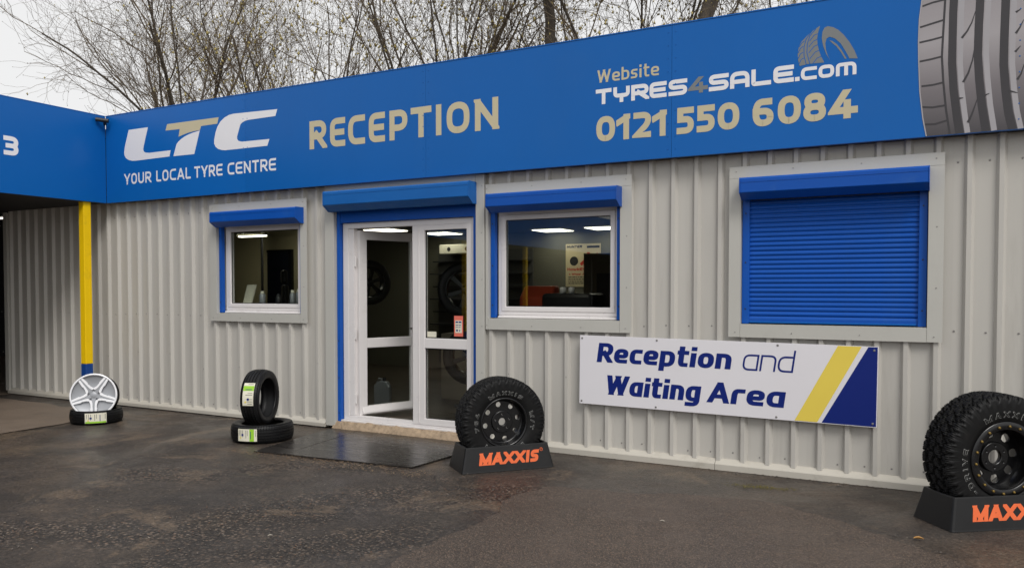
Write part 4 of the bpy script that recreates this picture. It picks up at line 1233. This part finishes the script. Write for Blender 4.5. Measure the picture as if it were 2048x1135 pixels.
step = MB()
nx, ny = 120, 10
for j in range(ny + 1):
    for i in range(nx + 1):
        x = -5.86 + 1.86 * i / nx
        t = j / ny
        y = -.050 + .10 * t; z = .002 + .080 * min(1, t * 1.6) ** .8
        nz_ = mnoise.noise(Vector((x * 9, y * 20, 3))) + .6 * mnoise.noise(Vector((x * 28, y * 50, 8)))
        edge = -.035 * mnoise.noise(Vector((x * 4, 1, 1))) - .015 * mnoise.noise(Vector((x * 17, 1, 5)))
        step.v.append((x, y + edge * (1 - t), max(.001, z + .020 * nz_ * min(1, 3 * t) * (1 if t < .7 else .25))))
for j in range(ny):
    for i in range(nx):
        a = j * (nx + 1) + i; step.f.append((a, a + 1, a + nx + 2, a + nx + 1))
tag(step.build('door_step', M['mortar'], None, False, fix=False), 'crumbling tan mortar step below the white door threshold', 'step')

# ------------------------------------------------------------------ inside the room
for i, (x, y, lab) in enumerate(((-8.0, 3.7, 'lit ceiling panel above the open door'), (-7.62, 4.75, 'lit ceiling panel seen at the top of the fixed door leaf'), (-5.65, 5.0, 'lit ceiling panel seen in the middle window'), (-4.72, 4.95, 'lit ceiling panel at the right edge of the middle window'), (-8.75, 1.55, 'added unseen ceiling panel brightening the partition by the left window'), (-4.3, 1.7, 'added unseen ceiling panel brightening the room behind the second window'))):  # last two panels are added out of view to brighten the interior
    p = empty('ceiling_light', (x, y, 2.458), 0, lab, 'ceiling light', 'square ceiling lights in the reception')
    MB().box(-.25, .25, -.25, .25, -.012, -.004).build('diffuser', M['lamp'], p)
    MB().frame(-.27, .27, -.27, .27, .02, .02, .02, .02, 0, .016).build('light_frame', M['paper'], p).rotation_euler = (R_(90), 0, 0)

sl_ = empty('strip_light', (-8.62, 1.5, 2.255), 0, 'slim strip light hanging inside the left small window', 'light')
MB().box(-.27, .22, -.035, .035, -.012, .006).build('diffuser', M['lamp'], sl_, bevel=.004)
MB().box(-.29, .24, -.04, .04, .0065, .03).build('housing', M['paper'], sl_)
for dx in (-.2, .16): MB().tube([(dx, 0, .03), (dx, 0, .205)], .004, 6).build('hanger', M['steel'], sl_)
# poster on the back wall
ps = empty('poster', (-5.60, 5.39, 1.55), 0, 'wheel alignment poster on the back wall seen through the middle window', 'poster')
MB().box(0, .62, -.004, 0, 0, .70).build('sheet', mat('cream_poster_paper', (.66, .57, .36), .5, 0, .03, 4), ps)
def pm(u, v, l): return (u, -.0055 - .0003 * l, v)
text_mesh(layout('HUNTER', .02, .29, .635, .042, .012, .08), .012, pm, .2, .635).build('letter', M['print'], ps)
text_mesh(layout('HawkEye', .03, .40, .262, .05, .013, .08) + layout('Elite', .44, .60, .262, .05, .013, .08), .013, pm).build('letter', M['printred'], ps)
text_mesh(layout('4', .06, .085, .190, .034, .008) + layout('Wheel', .11, .27, .190, .034, .009, .08) + layout('Alignment', .30, .60, .190, .034, .009, .08), .009, pm).build('letter', M['printred'], ps)
pl = MB()
rp_ = random.Random(2)
for k, zz in enumerate((.150, .115, .080, .048)):
    x = .05
    while x < .56:
        w_ = rp_.uniform(.02, .06); pl.add([pm(u, v, 0) for u, v in ((x, zz), (x + w_, zz), (x + w_, zz + .014), (x, zz + .014))], [(0, 1, 2, 3)]); x += w_ + .010
pl.add([pm(u, v, 0) for u, v in ((.38, .63), (.60, .63), (.60, .665), (.38, .665))], [(0, 1, 2, 3)])
pl.add([pm(u, v, 0) for u, v in circ(.15, .42, .075, 20)], [tuple(range(20))])
pl.build('print_lines', M['print'], ps, fix=False)
pr = MB()
for q in stroke_line([(.27, .36), (.36, .44), (.46, .47), (.58, .53)], .05) + stroke_line([(.40, .45), (.41, .56)], .05) + stroke_line([(.34, .42), (.34, .35)], .04): pr.add([pm(u, v, 1) for u, v in q], [(0, 1, 2, 3)])
pr.build('print_machine', M['printred'], ps, fix=False)

# tall cabinet hiding part of the poster
cb = empty('cabinet', (-4.55, 4.7, .095), 0, 'dark tall cabinet at the right of the poster inside', 'cabinet')
MB().box(-.32, .85, -.25, .5, 0, 1.95).build('carcass', mat('cabinet_brown', (.10, .09, .055), .5), cb, bevel=.004)
MB().box(-.10, .80, -.27, -.251, .1, 1.65).build('cabinet_door', M['dark'], cb, bevel=.003)

# red ramp-backed seat and black machine below the poster
rs_ = empty('red_seat', (-5.02, 3.2, .095), 0, 'red sloping seat back inside behind the middle window', 'seat')
MB().prism_x([(-.25, 0), (-.25, 1.30), (-.10, 1.46), (.05, 1.46), (.25, 0)], -.15, .32).build('seat_back', M['red'], rs_, bevel=.03)
bm_ = empty('balancing_machine', (-4.36, 2.75, .095), 0, 'black machine with two shiny knobs inside behind the middle window', 'machine')
MB().box(-.28, .42, -.2, .3, 0, 1.36).build('machine_body', M['black'], bm_, bevel=.05)
for dx in (.0, .12):
    MB().lathe([(-.02, .001), (-.02, .03), (.0, .040), (.05, .040), (.06, .02)], 20, axis='z').build('knob', M['silver'], bm_, True).location = (dx, -.12, 1.38)

# window-sill clutter, left window
lf_ = empty('leaflet_holder', (-7.50, .27, 1.262), 0, 'slanted leaflet holder on the left window sill', 'holder')
MB().prism_x([(0, 0), (.02, 0), (.12, .30), (.10, .30)], -.05, .09).build('leaflet', M['paper'], lf_)
MB().box(-.07, .11, -.02, .16, -.004, .012).build('foot', M['black'], lf_)
for i, (x, y, hgt, r, lab) in enumerate(((-7.195, .27, .222, .036, 'tall pale spray can on the left window sill'), (-6.937, .27, .19, .034, 'short dark can on the left window sill'), (-6.715, .27, .235, .032, 'silver canister on the left window sill, near the right'), (-6.622, .27, .25, .032, 'rightmost canister on the left window sill'))):
    cn = empty('spray_can', (x, y, 1.262), 0, lab, 'can', 'cans on the window sill')
    MB().lathe([(0, .001), (0, r), (hgt * .8, r), (hgt * .86, r * .7), (hgt * .87, .001)], 20, axis='z').build('can_body', M['alloygrey'] if i != 1 else M['black'], cn, True)
    MB().lathe([(hgt * .865, r * .62), (hgt, r * .55), (hgt, .001)], 20, axis='z').build('cap', M['paper'] if i != 1 else M['dark'], cn, True)
B(MB().box(-7.66, -6.31, .19, .40, 1.222, 1.26), 'window_board', M['upvc'], bevel=.004)
oc = empty('office_chair', (-8.35, 1.5, .095), R_(-42), 'black high-backed office chair behind the left window', 'chair')
MB().box(-.24, .24, .18, .26, .55, 1.48).build('backrest', M['black'], oc, bevel=.035)
MB().box(-.26, .26, -.26, .24, .42, .52).build('seat', M['black'], oc, bevel=.03)
MB().tube([(0, 0, .06), (0, 0, .42)], .03, 10).build('gas_lift', M['black'], oc)
for k in range(5):
    a = k * 2 * math.pi / 5
    MB().tube([(0, 0, .09), (.28 * math.cos(a), .28 * math.sin(a), .045)], [.028, .02], 8).build('leg', M['black'], oc)
MB().box(-.16, .16, .17, .25, 1.49, 1.68).build('headrest', M['black'], oc, bevel=.03)
dp = empty('inner_door', (-9.35, 2.495, .095), 0, 'dark blue inner door in the beige partition behind the left window', 'door')
MB().box(0, .46, -.03, 0, 0, 1.98).build('door_panel', mat('dark_blue_print', (.015, .018, .035), .4), dp)
MB().box(.461, .52, -.045, 0, 0, 2.02).build('jamb', M['black'], dp)
MB().box(0, .4605, -.045, 0, 1.981, 2.02).build('door_head', M['black'], dp)

bn = empty('hanging_banner', (-8.98, 2.0, 1.25), R_(-42), 'black banner hanging from the ceiling behind the left window', 'banner')
MB().box(-.26, .26, -.01, .01, 0, 1.2).build('cloth', M['dark'], bn)
MB().tube([(-.28, 0, 1.2), (.28, 0, 1.2)], .012, 8).build('rail', M['steel'], bn)

# wheels and shelves behind the door
def shop_wheel(loc, rot, R, label, dark=True):
    o = empty('shop_wheel', loc, 0, label, 'wheel', 'wheels on display indoors'); o.rotation_euler = rot
    MB().lathe([(-.09, R * .68), (-.1, R * .75), (-.1, R * .9), (-.08, R), (.08, R), (.1, R * .9), (.1, R * .7), (.06, R * .66)], 48, True).build('tyre', M['rubber2'], o, True)
    MB().lathe([(-.095, R * .72), (-.101, R * .70), (-.09, R * .66), (.05, R * .64)], 48).build('rim', M['silver'] if not dark else M['rim'], o, True)
    for k in range(6):
        a = k * math.pi / 3 + .3
        s = MB(); c_, s_ = math.cos(a), math.sin(a)
        p = [(.04, -.02), (R * .68, -.03), (R * .68, .03), (.04, .02)]
        s.prism([(r * c_ - t * s_, -.07, r * s_ + t * c_) for r, t in p], (0, .03, 0)).build('spoke', M['rim'], o, bevel=.004)
    MB().lathe([(-.08, .001), (-.08, .05), (-.05, .06)], 24).build('hub_cap', M['rim'], o, True)
    return o
shop_wheel((-5.02, 1.35, 1.50), (0, 0, R_(30)), .33, 'dark display wheel high behind the fixed door leaf')
shop_wheel((-4.98, 1.42, .72), (0, 0, R_(25)), .34, 'dark display wheel low behind the fixed door leaf')
shop_wheel((-7.16, 2.2, 1.60), (0, 0, R_(62)), .31, 'dark wheel hanging beyond the open door leaf')
tr = empty('wheel_rack', (-4.93, 1.66, .095), 0, 'dark steel rack carrying two wheels behind the door', 'rack')
MB().box(-.03, .03, -.03, .03, 0, 2.0).build('upright', M['dark'], tr)
MB().box(-.3, .3, -.25, .25, 0, .03).build('base', M['dark'], tr)
for i, (x, y, z, sx, sy, sz, lab) in enumerate(((-5.60, 2.15, .095, .38, .35, .40, 'lower plain cardboard box behind the fixed door leaf'), (-5.63, 2.16, .497, .36, .34, .44, 'upper cardboard box behind the fixed door leaf'))):
    bx = empty('cardboard_box', (x, y, z), R_(8 * i), lab, 'box', 'boxes inside the door')
    MB().box(-sx / 2, sx / 2, -sy / 2, sy / 2, 0, sz).build('carton', M['card'], bx, bevel=.004)
    MB().box(-.03, .03, -sy / 2 - .001, sy / 2 + .001, sz - .0005, sz + .001).build('tape', M['paper'], bx)
ob = empty('oil_can', (-6.12, 1.18, .095), R_(20), 'grey plastic oil can on the floor inside the open door', 'can')
MB().prism([(-.10, -.05, 0), (.10, -.05, 0), (.10, -.05, .22), (.06, -.05, .28), (-.02, -.05, .30), (-.10, -.05, .24)], (0, .10, 0)).build('can_body', M['alloygrey'], ob, bevel=.012)
MB().tube([(.02, 0, .29), (.02, 0, .33)], .022, 10).build('cap', M['dark'], ob)
MB().tube([(-.08, 0, .25), (-.05, 0, .32), (.0, 0, .31)], .012, 8).build('handle', M['alloygrey'], ob)
shl = empty('wall_shelving', (-7.2, 5.2, .095), 0, 'dark slatted shelving on the back wall behind the door', 'shelving')
for k in range(8):
    MB().box(-.9, 1.0, -.12 if k % 2 == 0 else -.02, .15, .35 + .22 * k, .37 + .22 * k).build('shelf', M['dark'], shl)
MB().box(-.9, 1.0, .16, .19, .1, 2.1).build('back_panel', mat('slatwall_grey', (.10, .10, .095), .6), shl)
ac = empty('wall_heater', (-7.45, 5.1, 2.12), 0, 'cream wall unit with two round vents above the shelving', 'heater')
MB().box(-.38, .38, -.12, .25, 0, .16).build('casing', M['paper'], ac, bevel=.01)
for dx in (-.18, .18):
    MB().tube([(dx, -.121, .08), (dx, -.127, .08)], .035, 16).build('vent', M['dark'], ac)

# card stuck to the inside of the fixed leaf
nt = empty('notice_card', (-4.375, .090, 1.035), 0, 'coral card with a white panel stuck low in the fixed door glass', 'notice')
MB().box(0, .105, -.002, 0, 0, .205).build('card', M['coral'], nt)
MB().box(.014, .092, -.0035, -.0022, .035, .160).build('card_panel', M['paper'], nt)
pk = MB()
for (a, b, c_, d) in ((.020, .048, .135, .150), (.056, .086, .135, .150), (.020, .05, .108, .116), (.056, .082, .108, .116), (.02, .05, .088, .094), (.056, .078, .088, .094), (.026, .046, .050, .070), (.062, .072, .050, .066)):
    pk.add([(u, -.0040, v) for u, v in ((a, c_), (b, c_), (b, d), (a, d))], [(0, 1, 2, 3)])
pk.build('card_print', M['navy'], nt, fix=False)
n2 = tag(MB().box(-4.700, -4.590, .088, .090, 1.02, 1.075).build('paper_notice', M['paper'], None, bevel=.0005), 'small white paper low at the left of the fixed door glass', 'notice')

# ------------------------------------------------------------------ loose grit, litter
rg_ = np.random.default_rng(11)
def grit(name, n, xr, yr, smin, smax, m, dens=None, seed=0):
    rng = np.random.default_rng(seed)
    X = rng.uniform(*xr, n * 9); Y = rng.uniform(*yr, n * 9)
    keep = []
    for x, y in zip(X, Y):
        d = mnoise.noise(Vector((x * .7 + 4, y * .7, 2.2))) + .6 * mnoise.noise(Vector((x * 2.1, y * 2.1, 6)))
        if rng.random() < dens(x, y, d): keep.append((x, y))
        if len(keep) >= n: break
    P = np.array(keep); k = len(P)
    base = np.array([(1, 0, 0), (0, 1, 0), (-1, 0, 0), (0, -1, 0), (0, 0, .8), (0, 0, -.5)])
    fc = np.array([(0, 1, 4), (1, 2, 4), (2, 3, 4), (3, 0, 4), (1, 0, 5), (2, 1, 5), (3, 2, 5), (0, 3, 5)])
    S = smin * (smax / smin) ** (rng.uniform(0, 1, (k, 1, 1)) ** 2.0) * rng.uniform(.6, 1.3, (k, 1, 3)) * np.array([1, 1, .42])
    V = base[None] * S + rng.normal(0, .12, (k, 6, 3)) * S
    a = rng.uniform(0, 6.28, k); c_, s_ = np.cos(a)[:, None], np.sin(a)[:, None]
    Vx = V[:, :, 0] * c_ - V[:, :, 1] * s_; Vy = V[:, :, 0] * s_ + V[:, :, 1] * c_
    V = np.stack([Vx + P[:, :1], Vy + P[:, 1:2], V[:, :, 2] + S[:, :, 2] * .3 + .002], -1).reshape(-1, 3)
    Fq = (fc[None] + (np.arange(k) * 6)[:, None, None]).reshape(-1, 3)
    o = obj_from(name, np_mesh(name, V, Fq), m)
    return tag(o, 'loose grit scattered over the worn asphalt', 'grit', kind='stuff')
def grit_mat():
    m = bpy.data.materials.new('mixed_grit')
    n, l, p = nodes_of(m)
    tc = n.new('ShaderNodeTexCoord'); wn_ = n.new('ShaderNodeTexNoise'); wn_.inputs['Scale'].default_value = 55; wn_.inputs['Detail'].default_value = 2
    l.new(tc.outputs['Object'], wn_.inputs['Vector'])
    r = n.new('ShaderNodeValToRGB'); e = r.color_ramp.elements
    e[0].position = .30; e[0].color = (.06, .055, .052, 1); e[1].position = .74; e[1].color = (.34, .28, .22, 1)
    for ps_, c in ((.42, (.10, .09, .083)), (.52, (.16, .135, .112)), (.60, (.12, .11, .103)), (.66, (.18, .135, .10))):
        k = e.new(ps_); k.color = (*c, 1)
    l.new(wn_.outputs['Fac'], r.inputs[0]); l.new(r.outputs[0], p.inputs['Base Color'])
    p.inputs['Roughness'].default_value = .7
    return m
M['grit'] = grit_mat()
M['gritp'] = mat('pale_grit', (.42, .38, .32), .8, 0, .4, 9)
def inpatch(x, y): return -2.7 < x < .6 and y < -1.2 and y < -1.2 - max(0, x + .5) * .9
grit('gravel', 8500, (-8, 1.2), (-4.6, -.3), .002, .0085, M['grit'], lambda x, y, d: (.03 if inpatch(x, y) else .06 + 1.1 * erosion(x, y) ** 1.3) * (.4 if y > -1.0 else 1), 1)
grit('rust_gravel', 1800, (-8, 1.2), (-4.6, -.3), .002, .009, mat('rust_stone', (.17, .10, .065), .8, 0, .5, 9), lambda x, y, d: 0 if inpatch(x, y) else .02 + erosion(x, y) ** 1.5, 8)
grit('pale_gravel', 1300, (-9, 1.2), (-5.2, -.06), .002, .006, M['gritp'], lambda x, y, d: .3 + d, 2)
grit('wall_foot_litter', 1400, (-9.3, .9), (-.20, -.033), .003, .012, M['grit'], lambda x, y, d: (0 if -5.95 < x < -3.95 else 1) * (.25 + max(0, d)) * math.exp((y + .03) * 16), 3)
grit('step_crumbs', 900, (-5.9, -3.7), (-1.46, -1.22), .003, .008, mat('tan_crumb', (.30, .21, .13), .9, 0, .4, 9), lambda x, y, d: .9 if y < -1.33 + (x + 5.6) * .07 else 0, 4)
grit('moss_tuft', 420, (-1.55, -1.0), (-.58, -.36), .003, .008, mat('moss', (.15, .125, .025), .9, 0, .4, 9), lambda x, y, d: math.exp(-(((x + 1.26 + (y + .46) * -1.5) / .17) ** 2) - ((y + .46) / .06) ** 2), 6)['label'] = 'yellowish moss tuft on the asphalt below the sign board'
def leaf(x, y, r, a, m, lab, z=.004):
    mbx = MB(); pts = []
    for k in range(12):
        t = 2 * math.pi * k / 12
        pts.append((r * math.cos(t), r * .42 * math.sin(t) * (1 - .3 * math.cos(t)), .004 + .012 * r / .03 * abs(math.sin(t)) ** 2))
    mbx.add([(0, 0, .003)] + pts, [(0, 1 + k, 1 + (k + 1) % 12) for k in range(12)])
    o = mbx.build('fallen_leaf', m, None, fix=False); o.location = (x, y, z); o.rotation_euler = (0, 0, a)
    tag(o, lab, 'leaf', 'fallen leaves on the asphalt')
leaf(-3.02, -.62, .032, .4, M['leafr'], 'reddish leaf on the ground at the right end of the stand by the door', .003)
leaf(-.155, -1.33, .030, .1, M['leaf'], 'small tan leaf on the ground left of the right-hand stand', .005)
leaf(-1.62, -1.72, .018, .2, M['gritp'], 'pale flake lying on the newer asphalt patch', .006)
leaf(-3.62, -3.15, .016, .9, M['gritp'], 'pale flake on the gravelly asphalt at bottom centre', .004)

# ------------------------------------------------------------------ bare trees behind the roof
def tube_arrays(P0, P1, r0, r1, n):
    P0, P1 = np.asarray(P0), np.asarray(P1); r0, r1 = np.asarray(r0)[:, None, None], np.asarray(r1)[:, None, None]
    d = P1 - P0; L = np.linalg.norm(d, axis=1, keepdims=True); d = d / np.maximum(L, 1e-6)
    ref = np.where(np.abs(d[:, 2:3]) > .9, np.array([[1., 0, 0]]), np.array([[0., 0, 1]]))
    a = np.cross(d, ref); a /= np.linalg.norm(a, axis=1, keepdims=True); b = np.cross(d, a)
    t = np.arange(n) * 2 * np.pi / n
    ring = a[:, None] * np.cos(t)[None, :, None] + b[:, None] * np.sin(t)[None, :, None]
    V = np.concatenate([P0[:, None] + ring * r0, P1[:, None] + ring * r1], 1).reshape(-1, 3)
    k = np.arange(n); f = np.stack([k, (k + 1) % n, n + (k + 1) % n, n + k], -1)
    Fq = (f[None] + (np.arange(len(P0)) * 2 * n)[:, None, None]).reshape(-1, 4)
    return V, Fq
def grow(seed, H, fork, spread, stems, dense, buds, rad):
    """returns thick segments, thin segments, bud points (local coords)"""
    rnd = random.Random(seed)
    thick, thin, tips = [], [], []
    def branch(p, d, length, r, level):
        n = max(3, int(length / (.32 if level < 3 else .16)))
        step = length / n; r_end = r * (.5 if level < 3 else .35)
        pts = [p.copy()]; dirs = [d.copy()]
        cur = p.copy(); dd = d.copy()
        wob = .05 if level < 2 else (.12 if level < 3 else .21)
        for i in range(n):
            dd = dd + Vector((rnd.gauss(0, wob), rnd.gauss(0, wob), rnd.gauss(0, wob) + (.035 if level == 2 else .02)))
            dd.normalize()
            nx_ = cur + dd * step
            ra, rb = r + (r_end - r) * i / n, r + (r_end - r) * (i + 1) / n
            (thick if level <= 1 else thin).append((tuple(cur), tuple(nx_), ra, rb))
            cur = nx_; pts.append(cur.copy()); dirs.append(dd.copy())
        if level >= 5 or r_end < .0022:
            tips.append(tuple(cur)); return
        nc = {0: stems, 1: int(7 * dense), 2: int(7 * dense), 3: int(6 * dense), 4: int(3.4 * dense)}[level]
        for c in range(nc):
            t = rnd.uniform(.22 if level else .72, 1.0) if c else 1.0
            i = min(n, max(1, int(t * n)))
            base, bd = pts[i], dirs[i]
            ang = rnd.uniform(.25, .75) * (1.0 if level else spread)
            ax = bd.orthogonal().normalized(); ax = Matrix.Rotation(rnd.uniform(0, 6.283), 3, bd) @ ax
            nd = (Matrix.Rotation(ang, 3, ax) @ bd)
            rr_ = (r + (r_end - r) * t) * rnd.uniform(.5, .72)
            ll = length * rnd.uniform(.42, .72) * (1.15 if level == 0 else 1)
            if level == 0: ll = (H - fork) * rnd.uniform(.55, .85); rr_ = r * rnd.uniform(.38, .6)
            branch(base, nd, ll, max(rr_, .003), level + 1)
    branch(Vector((0, 0, 0)), Vector((rnd.uniform(-.04, .04), rnd.uniform(-.04, .04), 1)).normalized(), fork, rad, 0)
    return thick, thin, tips
def tree_meshes(seed, H, fork, spread, stems, dense, buds, rad):
    th, tn, tips = grow(seed, H, fork, spread, stems, dense, buds, rad)
    V, Fq = tube_arrays([s[0] for s in th], [s[1] for s in th], [s[2] for s in th], [s[3] for s in th], 8)
    m1 = np_mesh('trunk', V, Fq); m1.materials.append(M['bark'])
    m1.polygons.foreach_set('use_smooth', np.ones(len(m1.polygons), bool))
    V, Fq = tube_arrays([s[0] for s in tn], [s[1] for s in tn], [max(s[2] * .9, .0034) for s in tn], [max(s[3] * .9, .0028) for s in tn], 3)
    m2 = np_mesh('crown', V, Fq); m2.materials.append(M['twig'])
    m3 = None
    rng = np.random.default_rng(seed)
    T = np.array(tips)
    if buds > 0:
        T = T[rng.random(len(T)) < min(1, buds)]
    sz = .009 if buds <= 0 else .021
    k = len(T)
    base = np.array([(1, 0, 0), (0, 1, 0), (-1, 0, 0), (0, -1, 0), (0, 0, 1.9), (0, 0, -1.3)])
    fc = np.array([(0, 1, 4), (1, 2, 4), (2, 3, 4), (3, 0, 4), (1, 0, 5), (2, 1, 5), (3, 2, 5), (0, 3, 5)])
    V = (T[:, None] + base[None] * rng.uniform(.6, 1.4, (k, 1, 1)) * sz + rng.normal(0, .4 * sz, (k, 6, 3))).reshape(-1, 3)
    Fq = (fc[None] + (np.arange(k) * 6)[:, None, None]).reshape(-1, 3)
    m3 = np_mesh('buds', V, Fq); m3.materials.append(M['bud'] if buds > 0 else M['twig'])
    return m1, m2, m3, len(tn)
TM = {
 'a': tree_meshes(5, 13.4, 6.1, 1.2, 12, 1.06, 0, .11),
 'b': tree_meshes(12, 12.0, 4.4, .9, 8, 1.0, 1.0, .08),
 'c': tree_meshes(23, 15.5, 9.8, 1.2, 8, 1.02, .6, .20),
 'd': tree_meshes(31, 11.0, 4.0, .95, 8, 1.0, 1.0, .06),
}
def tree(kind, x, y, rz, s, lab):
    o = empty('bare_tree', (x, y, 0), rz, lab, 'tree', 'bare trees behind the reception roof')
    o.scale = (s, s, s)
    for nm, me in zip(('trunk', 'crown', 'buds'), TM[kind][:3]):
        b_ = obj_from(nm, me, None, o)
        if nm == 'buds': b_['kind'] = 'stuff'
    return o
tree('a', -19.7, 9.8, .5, .95, 'bare grey fan-shaped tree standing alone at far left above the corner')
tree('b', -16.9, 11.0, 1.3, .95, 'budding tree just right of the lone fan-shaped tree')
tree('d', -14.6, 10.0, 2.2, 1.1, 'budding many-stemmed tree above the word RECEPTION, left part')
tree('b', -12.6, 11.6, 3.9, 1.1, 'dense budding tree above the word RECEPTION')
tree('d', -10.6, 9.8, 5.0, 1.15, 'budding tree left of the thick dark trunk')
tree('c', -7.95, 10.0, .9, 1.0, 'tree with thick dark trunk left of the web address')
tree('b', -6.4, 12.0, 2.6, 1.0, 'tree between the two thick dark trunks')
tree('c', -4.95, 10.0, 3.5, .95, 'tree with dark trunk directly above the web address')
tree('d', -2.9, 12.0, 1.1, 1.0, 'low budding tree at the right, above the tyre logo')
tree('d', -16.0, 13.0, 4.2, 1.0, 'thin tree behind the roof above the letter C of the logo')
tree('b', -22.5, 17.0, .3, .62, 'small distant tree low at far left behind the canopy')
